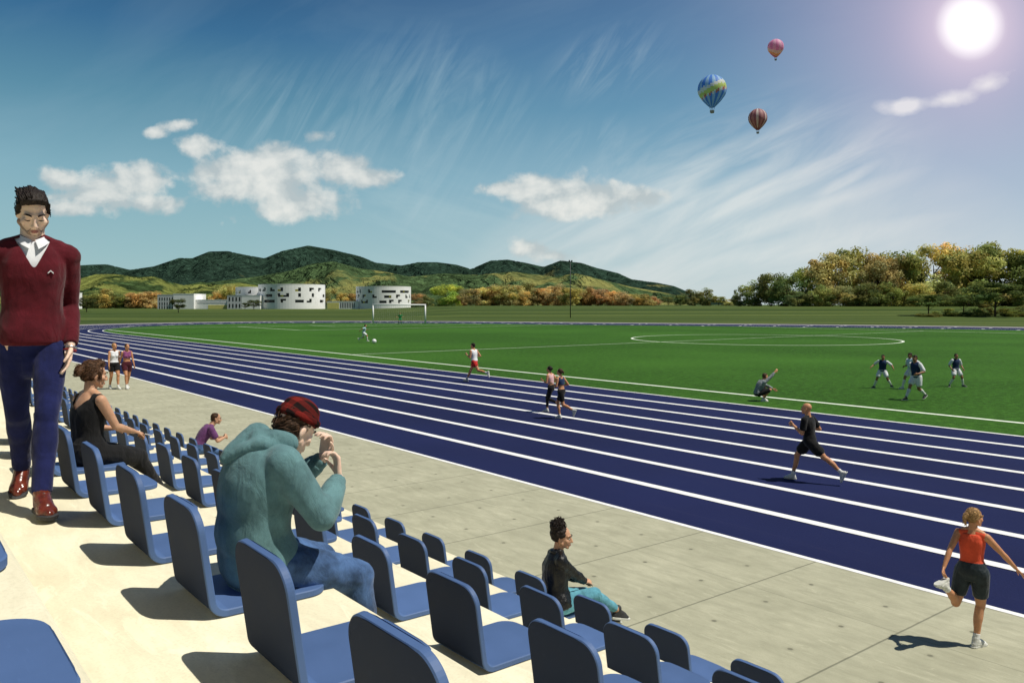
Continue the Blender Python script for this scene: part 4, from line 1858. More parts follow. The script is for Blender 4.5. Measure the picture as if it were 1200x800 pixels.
# springy loose curls
bm = bmesh.new()
bm.from_mesh(hc.data)
rnd = random.Random(9)
qq = lambda x, y, z: b.HC + b.HM @ V((x, y, z))
for _ in range(170):
    a, e = rnd.uniform(0, 2 * PI), rnd.uniform(-.4, 1.45)
    dirv = V((math.cos(a) * math.cos(e), math.sin(a) * math.cos(e), math.sin(e)))
    c = V((0, -.055, .108)) + dirv * .058
    uu = dirv.orthogonal().normalized()
    vv = dirv.cross(uu)
    L = rnd.uniform(.02, .042)
    ph = rnd.uniform(0, 6)
    pts = []
    for i in range(9):
        t = i / 8
        x = c + dirv * L * t + (uu * math.cos(ph + t * 9) + vv * math.sin(ph + t * 9)) * .008
        pts.append(qq(x.x, x.y, x.z))
    add_tube(bm, pts, [.0032] * 8 + [.0015], 4, False)
bm.to_mesh(hc.data)
bm.free()
hc.data.polygons.foreach_set('use_smooth', [True] * len(hc.data.polygons))
p.shoes(M_sole_d, M_sole_w, .004, .95)

# ================================================================== person in purple leaning forward
b = Body('m', pelvis=(0, -.02, .10), lean=(0, .55, .84), hunch=.06, head=(R(-14), R(6), 0), head_off=(0, .02, 0),
         hands={1: (.10, .50, .26), -1: (-.06, .50, .24)}, elbows={1: (.8, -.2, -.9), -1: (-.8, -.2, -.9)}, curl=.9,
         feet={1: (.15, .50, -.46), -1: (-.15, .50, -.46)}, knees={1: (.2, .6, 1), -1: (-.2, .6, 1)}, bulk=.95)
p = Person(b, (4.90, 15.56, .702), R(-94), .88, 'person in a purple T-shirt leaning forward on a chair of the lowest row', vox=.010, skin_m=SK_warm)
p.top(F_purple, 'shirt', -.06, .95, .014, .36, .016, .024, .006, disp=(.006, 12))
p.bottom(F_denim, 'jeans', .97, .10, .014, .02)
p.hair(H_brown, 'crop', 200, 5)
p.face(H_brown)
p.shoes(M_sole_d, M_sole_w)

# ================================================================== woman stretching by the track
b = Body('f', pelvis=(0, 0, .945), lean=(.0, .05, 1), side=-.01, sh_yaw=R(8), head=(R(-28), R(2), 0),
         hands={1: (.40, .30, .99), -1: (-.22, -.40, .88)}, elbows={1: (.6, -.6, .1), -1: (-.5, -.9, .4)}, curl={1: .25, -1: 1.0},
         feet={1: (.045, .0, .088), -1: (-.16, -.38, .78)}, knees={1: (0, 1, 0), -1: (-.1, .6, -1)}, fdir={1: (.25, 1, 0), -1: (-.15, -1, .15)}, fup={-1: (.1, .15, -.97)},
         hand_dir={1: (.55, .35, -.65), -1: (.1, -.6, -.6)}, palm={1: (-.2, -.3, -.9)})
q0 = gpx(1139, 757)
p = Person(b, (q0.x, q0.y, .006), R(-88), .80, 'blond person in an orange tank top stretching one leg back beside the track', vox=.0075, skin_m=SK_tan)
p.top(F_orange, 'tank_top', .06, .90, .008, 0, voxel=.007, smooth=3, disp=(.003, 14), flare=.004)
p.bottom(F_slate, 'shorts', .36, .22, .013, .016, smooth=3, disp=(.003, 14))


def pony(B, q):
    B.ell(q(0, -.115, .03), (.032, .036, .036), b.HM)
    B.chain([q(0, -.13, .035), q(0, -.150, .0), q(0, -.140, -.06), q(.005, -.125, -.10)], [.020, .024, .018, .006])


p.hair(H_blond, 'tied', 260, 12, pony, wild=.1)
p.face(H_blond)
p.socks(M_sock_w, .90, .004)
p.shoes(M_white_shoe, M_sole_w, .008)


# ================================================================== runners
def runner(sex, loc, rz, scale, label, skin_m, front=1, stride=.30, back=-.56, backz=.30, lean_=.12, pz=.90, group=None, head=(0, 0, 0), vox=.010, fl=.088, arms=None, bk_dir=(0, .45, -.9), bk_up=(0, .9, .45), knees=None):
    f, r = front, -front
    wy = arms or {f: (.17 * f, .10, 1.10), r: (.13 * r, .30, 1.16)}
    bb = Body(sex, pelvis=(0, 0, pz), lean=(0, lean_, 1), hip_yaw=R(10) * -f * -1, sh_yaw=R(14) * f * -1, head=head,
              hands=wy, elbows={1: (.35, -1, -.35), -1: (-.35, -1, -.35)}, curl=1.3, hand_dir={f: (-.25 * f, .8, .35), r: (-.3 * r, .75, .45)},
              feet={f: (.07 * f, stride, fl), r: (.08 * r, back, backz)}, knees={1: (0, 1, .1), -1: (0, 1, .1)},
              fdir={f: (.04 * f, 1, .02), r: bk_dir}, fup={r: bk_up})
    return Person(bb, loc, rz, scale, label, group, vox, skin_m)


q0 = gpx(949, 564)
p = runner('m', (q0.x, q0.y, .004), R(19), .925, 'bald person in black T-shirt and shorts running in the middle lanes', SK_tan, 1, .36, -.66, .25, .08, .86, vox=.008)
b = p.b
p.top(F_black, 'shirt', -.08, .95, .013, .36, .014, .022, .008, disp=(.005, 12))
B = Blob()
pc, (rr_, ff_), uu_ = b.frame(.60)
B.ell(pc - rr_ * .100 + ff_ * .098, (.04, .03, .035))
M_print = mat('pale_green_print', (.45, .55, .22), .7)
B.fuse('shirt_print', M_print, p.root, .006, 1)
p.bottom(F_black, 'shorts', .33, .12, .016, .040, disp=(.005, 10))
p.face(H_brown)
p.socks(M_sock_w, .90)
p.shoes(M_white_shoe, M_sole_w, .009)

q0 = gpx(556, 447.5)
p = runner('m', (q0.x, q0.y, .004), R(24), 1.04, 'person in a white vest and red shorts sprinting on the inner lanes', SK_tan, 1, .42, -.66, .42, .10, .88, vox=.010, bk_dir=(0, -.1, -1), bk_up=(0, 1, -.1))
p.top(F_white, 'vest', .0, .93, .012, 0)
p.bottom(F_red, 'shorts', .26, .14, .016, .03)
p.hair(H_dark, 'short')
p.face(H_dark)
p.socks(M_sock_w, .88)
p.shoes(M_white_shoe, M_sole_w, .009)

q0 = gpx(658, 490.5)
p = runner('f', (q0.x, q0.y, .004), R(20), .89, 'person in a dark sports top and black shorts, nearer of the running pair', SK_tan, 1, .10, -.50, .32, .08, .91, vox=.009)
b = p.b
p.top(F_kit, 'sports_top', .44, .86, .008, 0)
p.bottom(F_black, 'shorts', .34, .16, .010, .014)
p.hair(H_brown, 'tied', 0, 1, lambda B, q: B.chain([q(0, -.11, .04), q(0, -.15, .0), q(0, -.14, -.08)], [.024, .026, .008]))
p.face(H_brown)
p.shoes(M_white_shoe, M_sole_w, .009)

q0 = gpx(646, 483)
p = runner('f', (q0.x, q0.y, .004), R(22), .87, 'dark haired person in pink top and black leggings, farther of the running pair', SK_tan, 1, .20, -.32, .36, .10, .91, vox=.009)
b = p.b
p.top(F_pink, 'vest', .28, .90, .008, 0)
p.bottom(F_black, 'leggings', .90, .18, .007, .006)
p.hair(H_dark, 'tied', 0, 1, lambda B, q: B.ell(q(0, -.12, .03), .035))
p.face(H_dark)
p.shoes(M_white_shoe, M_sole_w, .009)


# ================================================================== two women strolling on the apron
def stroller(px_, py_, rz, sc_, label, skin_m, ph):
    q0 = gpx(px_, py_)
    bb = Body('f', pelvis=(0, 0, .935), lean=(0, .02, 1), hands={1: (.23, .14 * ph, .84), -1: (-.23, -.14 * ph, .84)}, elbows={1: (.4, -1, 0), -1: (-.4, -1, 0)},
              feet={1: (.075, -.20 * ph, .10), -1: (-.075, .20 * ph, .10)}, head=(R(10), 0, 0), fdir={1: (.1, 1, 0), -1: (-.1, 1, 0)})
    return Person(bb, (q0.x, q0.y, .006), rz, sc_, label, None, .010, skin_m)


p = stroller(133.5, 456, R(188), 1.09, 'blond person in a white vest and black shorts strolling on the apron', SK_tan, 1)
b = p.b
p.top(F_white, 'vest', .10, .90, .010, 0)
p.bottom(F_black, 'shorts', .30, .2, .012, .025)
p.hair(H_blond, 'tied', 0, 1, lambda B, q: B.ell(q(0, -.12, .03), .035))
p.face(H_blond)
p.socks(M_sock_w, .90)
p.shoes(M_white_shoe, M_sole_w, .009)
p = stroller(148.5, 455.5, R(186), 1.07, 'person in a purple crop top and maroon shorts strolling on the apron', SK_tan, -1)
b = p.b
p.top(F_plum, 'crop_top', .44, .90, .010, 0)
p.bottom(F_maroon2, 'shorts', .30, .2, .012, .020)
p.hair(H_auburn, 'tied', 0, 1, lambda B, q: B.ell(q(0, -.12, .03), .035))
p.face(H_brown)
p.socks(M_sock_w, .90)
p.shoes(M_white_shoe, M_sole_w, .009)

# ================================================================== crouching man at the touchline
q0 = gpx(893, 470)
b = Body('m', pelvis=(0, -.16, .30), lean=(0, .42, .9), hunch=.07, head=(R(10), R(-4), 0),
         hands={1: (.16, .44, 1.08), -1: (-.12, .48, .42)}, elbows={1: (.5, .8, -.8), -1: (-.7, .2, -.5)}, curl=.4,
         feet={1: (.12, -.02, .088), -1: (-.12, .10, .088)}, knees={1: (.25, 1, .6), -1: (-.25, 1, .6)})
p = Person(b, (q0.x, q0.y, .006), R(-38 - 82), .97, 'person in a grey patterned top squatting at the pitch edge with one arm raised', vox=.010, skin_m=SK_tan)
p.top(F_grey, 'shirt', -.08, .95, .018, .95, .016, .018, .01, disp=(.008, 10))
p.bottom(F_black, 'shorts', .46, .12, .014, .028)
p.hair(H_brown, 'short')
p.face(H_brown)
p.shoes(M_white_shoe, M_sole_w, .009)


# ================================================================== footballers
def baller(px_, py_, sc_, rz, label, legs, arms, lean_=(0, .05, 1), kit=F_kit, sleeves=F_white, shorts=F_white, skin_m=SK_brown, pz=.86, hair_m=H_dark, sock=M_sock_w, fdir=None, head=(0, 0, 0), knees=None, group='players out on the grass pitch', fup=None):
    q0 = gpx(px_, py_)
    global b
    b = Body('m', pelvis=(0, 0, pz), lean=lean_, feet=legs, hands=arms, elbows={1: (.5, -.8, -.3), -1: (-.5, -.8, -.3)}, fdir=fdir, head=head, knees=knees, fup=fup)
    p = Person(b, (q0.x, q0.y, .006), rz, sc_, label, group, .012, skin_m)
    p.top(kit, 'shirt', -.08, .95, .014, 0, disp=(.006, 10))
    for k in (1, -1):
        B = Blob()
        b.limbs(B, 'arm', k, 0, .42, .018, .026, False, True)
        B.fuse('sleeve', sleeves, p.root, .011, 2)
    p.bottom(shorts, 'shorts', .36, .12, .018, .038, disp=(.006, 10))
    if hair_m:
        p.hair(hair_m, 'short')
    p.face(H_dark)
    p.socks(sock, .60, .009)
    p.shoes(M_sole_d if kit is not F_sky else M_white_shoe, M_sole_w, .008)
    return p


VIEW = -TH
baller(1034, 455, .84, VIEW + R(150), 'small player with arms spread, leftmost of the group in navy bibs', {1: (.36, .05, .09), -1: (-.38, -.12, .16)}, {1: (.48, .12, 1.02), -1: (-.50, .10, .98)}, (-.06, .04, 1), fdir={1: (.6, .8, 0), -1: (-.6, .8, -.2)})
baller(1074, 469, .99, VIEW + R(120), 'largest player in navy bib striding, in front of another player', {1: (.10, .46, .10), -1: (-.10, -.36, .20)}, {1: (.24, -.12, .92), -1: (-.26, .28, .98)}, (0, .14, 1), fdir={-1: (0, 1, -.5)}, fup={-1: (0, .5, 1)})
baller(1068, 456, .90, VIEW + R(105), 'player in white mostly hidden behind the largest striding player', {1: (.10, .38, .10), -1: (-.10, -.34, .2)}, {1: (.22, .2, 1.0), -1: (-.24, -.1, .95)}, (0, .1, 1), kit=F_sky, fdir={-1: (0, 1, -.5)}, fup={-1: (0, .5, 1)})
baller(1120, 453, .84, VIEW + R(186), 'small player with legs apart, rightmost of the group in navy bibs', {1: (.34, .02, .09), -1: (-.34, .06, .09)}, {1: (.30, .14, .88), -1: (-.30, .14, .88)}, (0, .03, 1), fdir={1: (.6, .8, 0), -1: (-.6, .8, 0)})
baller(426, 400.5, 1.0, VIEW + R(-80), 'player in pale blue running at the white ball', {1: (.08, .34, .14), -1: (-.10, -.42, .30)}, {1: (.34, -.28, 1.06), -1: (-.26, .34, 1.1)}, (0, .28, 1), kit=F_sky, sleeves=F_sky, skin_m=SK_tan, pz=.84, fdir={-1: (0, .6, -.9)}, fup={-1: (0, .9, .5)})
p = baller(469, 380, 1.22, VIEW + R(176), 'goalkeeper in green standing in the white goal', {1: (.20, .0, .09), -1: (-.20, .0, .09)}, {1: (.46, .25, 1.05), -1: (-.46, .25, 1.05)}, (0, .12, 1), kit=F_green, sleeves=F_green, shorts=F_green, skin_m=SK_tan, sock=F_green)
# ------------------------------------------------------------------ football
q0 = gpx(438.5, 402.5)
bm = bmesh.new()
bmesh.ops.create_icosphere(bm, subdivisions=3, radius=.20)


def ball_mat():
    t = NT('football_skin')
    v = t.new('ShaderNodeTexVoronoi')
    v.inputs['Scale'].default_value = 7
    t.l(t.tc.outputs['Object'], v.inputs['Vector'])
    c = t.ramp(v.outputs['Distance'], [(.28, (.03, .03, .03)), (.34, (.8, .8, .8))])
    t.base(t.mix(.75, c, (.8, .8, .8)))
    t.rough(.4)
    return t.m


o = bm_obj('football', bm, ball_mat(), smooth=True)
o.location = (q0.x, q0.y, .206)
tag(o, 'white football on the grass in front of the pale blue player', 'ball')

# ------------------------------------------------------------------ goal
M_white_metal = mat('white_goal_paint', (.78, .78, .78), .4, .06)
gl, gr_ = gpx(437.3, 379.6), gpx(498.4, 379.6)
gc = (gl + gr_) / 2
ax = (gr_ - gl)
gw = ax.length
goal = empty('football_goal', gc, math.atan2(ax.y, ax.x))
tag(goal, 'white football goal with net at the far end of the pitch', 'goal')
GH = 3.35
for s in (-1, 1):
    bm = bmesh.new()
    add_tube(bm, [V((s * gw / 2, 0, 0)), V((s * gw / 2, 0, GH))], [.13, .13], 12)
    bm_obj('post', bm, M_white_metal, goal, True)
bm = bmesh.new()
add_tube(bm, [V((-gw / 2 - .13, 0, GH + .02)), V((gw / 2 + .13, 0, GH + .02))], [.13, .13], 12)
bm_obj('crossbar', bm, M_white_metal, goal, True)
bm = bmesh.new()
for i in range(25):
    x = -gw / 2 + gw * i / 24
    add_tube(bm, [V((x, 0, GH)), V((x, 1.0, GH - .1)), V((x, 2.4, .05))], [.012] * 3, 3, False)
for j in range(10):
    t = j / 9
    y, z = 1.0 + 1.4 * t, GH - .1 - (GH - .15) * t
    add_tube(bm, [V((-gw / 2, y, z)), V((gw / 2, y, z))], [.012] * 2, 3, False)
net = bm_obj('net', bm, mat('net_cord', (.5, .5, .5), .9), goal)

# ------------------------------------------------------------------ lighting mast behind the pitch
q0 = gpx(668.4, 373.6)
t_ = empty('floodlight_mast', q0)
tag(t_, 'tall thin dark mast standing beyond the far bend', 'mast')
M_mast = mat('dark_galvanised', (.05, .05, .055), .5, .2, metal=.6)
bm = bmesh.new()
add_tube(bm, [V((0, 0, -.1)), V((0, 0, 4)), V((0, 0, 13.6))], [.12, .10, .06], 10)
bm_obj('pole', bm, M_mast, t_, True)
bm = bmesh.new()
add_box(bm, (0, 0, 13.7), (.55, .12, .06))
bm_obj('crossarm', bm, M_mast, t_)
for s in (-1, 1):
    bm = bmesh.new()
    add_box(bm, (s * .38, -.08, 13.92), (.16, .10, .15))
    bm_obj('lamp', bm, M_mast, t_)


# ------------------------------------------------------------------ hot air balloons
def cloth_shell(c_):
    t = NT('balloon_cloth')
    n = t.noise(t.tc.outputs['Object'], .8, 3)
    c = t.ramp(n, [(.3, tuple(q * .9 for q in c_)), (.7, c_)])
    t.base(c)
    t.rough(.6)
    tr = t.new('ShaderNodeBsdfTranslucent')
    t.l(c, tr.inputs['Color'])
    ms = t.new('ShaderNodeMixShader')
    ms.inputs[0].default_value = .45
    t.l(t.p.outputs[0], ms.inputs[1])
    t.l(tr.outputs[0], ms.inputs[2])
    t.l(ms.outputs[0], t.out.inputs[0])
    return t.m


def balloon(px_, py_, Y, r, label, colours, pattern):
    c = dpx(px_, py_, Y)
    root = empty('hot_air_balloon', c, random.uniform(0, 1))
    tag(root, label, 'balloon', 'hot air balloons in the sky')
    nu, nv = 48, 28
    bm = bmesh.new()
    prof_ = []
    for j in range(nv + 1):
        t = j / nv
        if t < .62:
            a = PI / 2 - t / .62 * (PI / 2 + .42)
            prof_.append((math.cos(a) * r, math.sin(a) * r))
        else:
            a = -.42
            k = (t - .62) / .38
            x0_, z0_ = math.cos(a) * r, math.sin(a) * r
            x1_, z1_ = .17 * r, -1.28 * r
            prof_.append((x0_ + (x1_ - x0_) * k - .05 * r * math.sin(PI * k) * -1.2, z0_ + (z1_ - z0_) * k))
    rings = []
    for x, z in prof_:
        rings.append([bm.verts.new((max(x, .01) * (1 + .018 * (abs(math.sin(i / nu * PI * 16)) - .5)) * math.cos(2 * PI * i / nu), max(x, .01) * (1 + .018 * (abs(math.sin(i / nu * PI * 16)) - .5)) * math.sin(2 * PI * i / nu), z)) for i in range(nu)])
    for j in range(nv):
        for i in range(nu):
            f = bm.faces.new((rings[j][i], rings[j + 1][i], rings[j + 1][(i + 1) % nu], rings[j][(i + 1) % nu]))
            f.material_index = pattern(i / nu, j / nv)
    ms = [cloth_shell(c_) for c_ in colours]
    e = bm_obj('envelope', bm, ms, root, True)
    bm = bmesh.new()
    for a in range(4):
        an = PI / 4 + a * PI / 2
        add_tube(bm, [V((math.cos(an) * .17 * r, math.sin(an) * .17 * r, -1.28 * r)), V((math.cos(an) * .11 * r, math.sin(an) * .11 * r, -1.50 * r))], [.012 * r] * 2, 5)
    bm_obj('ropes', bm, M_dark, root)
    bm = bmesh.new()
    w0, w1 = .10 * r, .12 * r
    for zz0, zz1, ww in ((-1.50 * r, -1.68 * r, w0),):
        vs = [[bm.verts.new((sx * q, sy * q, z)) for sx, sy in ((-1, -1), (1, -1), (1, 1), (-1, 1))] for q, z in ((w1, zz0), (w0, zz1))]
        for k in range(4):
            bm.faces.new((vs[0][k], vs[0][(k + 1) % 4], vs[1][(k + 1) % 4], vs[1][k]))
        bm.faces.new(vs[1])
        bm.faces.new(vs[0])
    bmesh.ops.recalc_face_normals(bm, faces=bm.faces)
    bm_obj('basket', bm, mat('wicker', (.45, .40, .34), .9, .3, 6), root)
    return root


def pat_blue(u, v):
    z = v + .05 * ((u * 24) % 1 - .5) * 1.0
    tilt = z - .06 - .13 * math.sin(2 * PI * u + 2.6 + PI)
    k = int(u * 24) % 2
    if .32 < tilt < .40:
        return 3
    if .40 <= tilt < .50:
        return 2
    if .50 <= tilt < .56:
        return 4 if k else 3
    return 0 if k else 1


def pat_stripe(u, v):
    return [0, 1, 0, 2][int(u * 24) % 4] if v < .9 else 0


def pat_pink(u, v):
    t = v - .16 - .20 * math.sin(2 * PI * u + .9 + PI)
    if t < .34:
        return 0 if int(u * 16) % 2 else 1
    if t < .48:
        return 2
    if t < .60:
        return 3
    return 4


balloon(834.5, 104.8, 420, 7.2, 'largest hot air balloon, blue with a yellow and green zigzag band', [(.10, .30, .85), (.40, .66, .94), (.72, .84, .22), (.92, .92, .82), (.70, .22, .16)], pat_blue)
balloon(888, 138.5, 420, 4.7, 'maroon and cream vertically striped hot air balloon below the others', [(.40, .17, .20), (.90, .80, .74), (.60, .32, .32)], pat_stripe)
balloon(909, 55.5, 420, 4.0, 'small pink hot air balloon with an orange swirl, highest of all', [(.86, .36, .62), (.92, .56, .74), (.95, .86, .68), (.94, .58, .24), (.84, .36, .42)], pat_pink)

# ------------------------------------------------------------------ school buildings behind the pitch
M_wall = mat('white_render', (.88, .88, .86), .85, .05, .6)
M_wallg = mat('grey_screen', (.60, .61, .62), .8, .15, 1.2)
M_glass = mat('dark_window', (.015, .018, .016), .15, .3, 3)
M_glassy = mat('yellow_window', (.50, .44, .05), .4, .3, 3)  # plain yellow pane colour
M_yell = mat('yellow_panel', (.70, .64, .20), .7, .1, 1)
BY = 350.0


def bX(x):
    return (x - 600) / FPX * BY


def bZ(y):
    return CAMZ - (y - HOR) / FPX * BY


G0 = bZ(362.2)


def drum(xl, xr, ytop, label, seed, wcols, depth=0):
    rnd = random.Random(seed)
    r = (bX(xr) - bX(xl)) / 2 * 1.045
    cx = (bX(xl) + bX(xr)) / 2 * (BY + depth + r) / BY
    H = bZ(ytop) - G0
    root = empty('round_building', W(cx, BY + depth + r, G0), -TH)
    tag(root, label, 'building')
    nc, nr = 72, 26
    wins = {}
    cells = set()
    # irregular L-shaped openings in three storeys, front half only (local -y faces the pitch)
    for fl in range(3):
        row0 = 7 + fl * 6
        for c in range(wcols):
            col = 36 + int((c + .5 * (fl % 2)) * 36 / wcols) + rnd.choice((-1, 0, 0, 1))
            hh = 4
            sh_ = rnd.choice(('L', 'J', 'I', 'r', 'sq'))
            cs = [(col, row0 + q) for q in range(hh)]
            if sh_ == 'L':
                cs += [(col + 1, row0), (col + 1, row0 + 1)]
            elif sh_ == 'J':
                cs += [(col - 1, row0), (col - 1, row0 + 1)]
            elif sh_ == 'r':
                cs += [(col + 1, row0 + 3), (col + 1, row0 + 2)]
            elif sh_ == 'sq':
                cs = [(col + a, row0 + q) for a in (0, 1, 2) for q in (0, 1, 2)]
            cs = [c_ for c_ in cs if c_ not in cells]
            cells.update(cs)
            wins[(fl, c)] = cs
    bm = bmesh.new()
    # lean outline: the wall is a slightly fluted ring
    P = lambda i, j, rr: (rr * math.cos(2 * PI * i / nc), rr * math.sin(2 * PI * i / nc), H * j / nr)
    vs = {}

    def vv(i, j, rr, tag_):
        k = (i % nc, j, tag_)
        if k not in vs:
            vs[k] = bm.verts.new(P(i, j, rr))
        return vs[k]
    for i in range(nc):
        for j in range(nr):
            if (i, j) in cells:
                continue
            bm.faces.new((vv(i, j, r, 0), vv(i + 1, j, r, 0), vv(i + 1, j + 1, r, 0), vv(i, j + 1, r, 0)))
    for (i, j) in cells:       # reveals
        for (di, dj, e) in ((1, 0, ((i + 1, j), (i + 1, j + 1))), (-1, 0, ((i, j), (i, j + 1))), (0, 1, ((i, j + 1), (i + 1, j + 1))), (0, -1, ((i, j), (i + 1, j)))):
            if ((i + di), j + dj) in cells:
                continue
            a, c = e
            bm.faces.new((vv(a[0], a[1], r, 0), vv(c[0], c[1], r, 0), vv(c[0], c[1], r - .45, 1), vv(a[0], a[1], r - .45, 1)))
    bm.faces.new([vv(i, nr, r, 0) for i in range(nc)])
    bmesh.ops.recalc_face_normals(bm, faces=bm.faces)
    bm_obj('wall', bm, M_wall, root)
    for cs in wins.values():
        bm = bmesh.new()
        for (i, j) in cs:
            q = [bm.verts.new(P(a, c, r - .44)) for a, c in ((i, j), (i + 1, j), (i + 1, j + 1), (i, j + 1))]
            f = bm.faces.new(q)
        tinted = rnd.random()
        bmesh.ops.recalc_face_normals(bm, faces=bm.faces)
        o = bm_obj('window', bm, [M_glass, M_glassy], root)
        if tinted < .3 and len(cs) > 4:
            for pp in list(o.data.polygons)[-2:]:
                pp.material_index = 1
    # parapet ring and base plinth
    bm = bmesh.new()
    for z0_, z1_, r0_ in ((H, H + .28, r - .35),):
        a = [bm.verts.new((rr * math.cos(2 * PI * i / nc), rr * math.sin(2 * PI * i / nc), z)) for rr, z in ((r + .03, H - .05), (r + .03, H + .28), (r - .35, H + .28), (r - .35, H - .05)) for i in range(nc)]
        for k in range(4):
            for i in range(nc):
                k2 = (k + 1) % 4
                bm.faces.new((a[k * nc + i], a[k * nc + (i + 1) % nc], a[k2 * nc + (i + 1) % nc], a[k2 * nc + i]))
    bmesh.ops.recalc_face_normals(bm, faces=bm.faces)
    bm_obj('parapet', bm, M_wall, root)
    return root


drum(304.5, 380, 333.5, 'largest round white building with scattered L-shaped windows', 3, 8)
drum(418, 481, 336, 'round white building with scattered windows, behind the goal', 8, 8)
drum(276.5, 322, 336, 'round white building partly hidden behind the largest round one', 5, 6, 16)


def block(name, label, xl, xr, yt, depth, back, slots=(), mwall=None, yb=362.2, cat='building', panels=()):
    x0_, x1_ = bX(xl), bX(xr)
    H = bZ(yt) - bZ(yb)
    root = empty(name, W((x0_ + x1_) / 2, BY + back, bZ(yb) - .1), -TH)
    tag(root, label, cat)
    hw = (x1_ - x0_) / 2
    bm = bmesh.new()
    add_box(bm, (0, depth / 2, H / 2 + .05), (hw, depth / 2, H / 2 + .05))
    bmesh.ops.bevel(bm, geom=bm.edges[:], offset=.04, segments=1)
    bm_obj('wall', bm, mwall or M_wall, root)
    bm = bmesh.new()
    add_box(bm, (0, depth / 2, H + .20), (hw + .06, depth / 2 + .06, .10))
    bm_obj('roof', bm, mwall or M_wall, root)
    for (sx0, sx1, sy0, sy1, mm) in slots:
        bm = bmesh.new()
        a0, a1, z0_, z1_ = bX(sx0) - (x0_ + hw), bX(sx1) - (x0_ + hw), bZ(sy1) - bZ(yb), bZ(sy0) - bZ(yb)
        add_box(bm, ((a0 + a1) / 2, -.012, (z0_ + z1_) / 2), ((a1 - a0) / 2, .03, (z1_ - z0_) / 2))
        f = bm_obj('window', bm, mm, root)
    for (sx0, sx1, sy0, sy1, mm) in panels:
        bm = bmesh.new()
        a0, a1, z0_, z1_ = bX(sx0) - (x0_ + hw), bX(sx1) - (x0_ + hw), bZ(sy1) - bZ(yb), bZ(sy0) - bZ(yb)
        add_box(bm, ((a0 + a1) / 2, -.02, (z0_ + z1_) / 2), ((a1 - a0) / 2, .05, (z1_ - z0_) / 2))
        bm_obj('panel', bm, mm, root)
    return root


def gridslots(x0, x1, nx, rows, wpx, hpx, m):
    out = []
    for y in rows:
        for i in range(nx):
            x = x0 + (x1 - x0) * (i + .5) / nx
            out.append((x - wpx / 2, x + wpx / 2, y - hpx / 2, y + hpx / 2, m))
    return out


block('school_block', 'grey screened end of the white school, leftmost part with small slots', 181, 200.5, 345.5, 6, 3, gridslots(182, 200, 6, (350, 355.5, 360), 1.1, 3.6, M_glass), M_wallg)
block('school_hall', 'plain white flat-roofed hall beside the small round tree', 200.8, 225, 344.5, 14, 2)
block('school_link', 'long low white link wing with yellow panel', 225.3, 265, 351.5, 8, 4, [(227, 262, 353.2, 355.0, M_wallg)], panels=[(240, 265, 357, 361.6, M_yell)])
block('school_wing', 'grey and white school wing with dark slots in front of a round building', 265.3, 282, 346.5, 10, 1, gridslots(266, 282, 4, (350.2, 358), 1.6, 4.6, M_glass), M_wallg)
block('school_annex', 'white school annex behind two small round trees', 282.3, 304, 346.5, 10, 1)
block('connecting_wing', 'low yellow and white wing joining the two round buildings', 380.5, 418, 353.5, 8, 4, gridslots(396, 414, 9, (357.5,), .9, 6, M_glass), panels=[(381, 395, 354.5, 361.6, M_yell)])
block('white_hall', 'white building glimpsed beside the arm of the walking man', 52, 79, 343, 10, 2)
# ------------------------------------------------------------------ trees
def leaf_mat(name, hue_lo, hue_hi):
    t = NT(name)
    oi = t.new('ShaderNodeObjectInfo')
    at = t.new('ShaderNodeAttribute', attribute_name='tint')
    v = t.tc.outputs['Object']
    n = t.noise(v, .35, 4, .6)
    c = t.mix(1.0, oi.outputs['Color'], at.outputs['Color'], 'MULTIPLY')
    c = t.mix(t.ramp(n, [(.4, 0), (.65, .6)]), c, t.mix(1.0, c, hue_hi, 'MULTIPLY'))
    t.base(c)
    t.rough(.75)
    t.spec(.15)
    tr = t.new('ShaderNodeBsdfTranslucent')
    t.l(c, tr.inputs['Color'])
    ms = t.new('ShaderNodeMixShader')
    ms.inputs[0].default_value = .38
    t.l(t.p.outputs[0], ms.inputs[1])
    t.l(tr.outputs[0], ms.inputs[2])
    t.l(ms.outputs[0], t.out.inputs[0])
    return t.m


M_leaf = leaf_mat('leaves', (1, 1, 1), (1.35, 1.05, .7))
M_bark = mat('bark', (.075, .055, .040), .95, .4, 3, .6, 12, .1, bdist=.05)


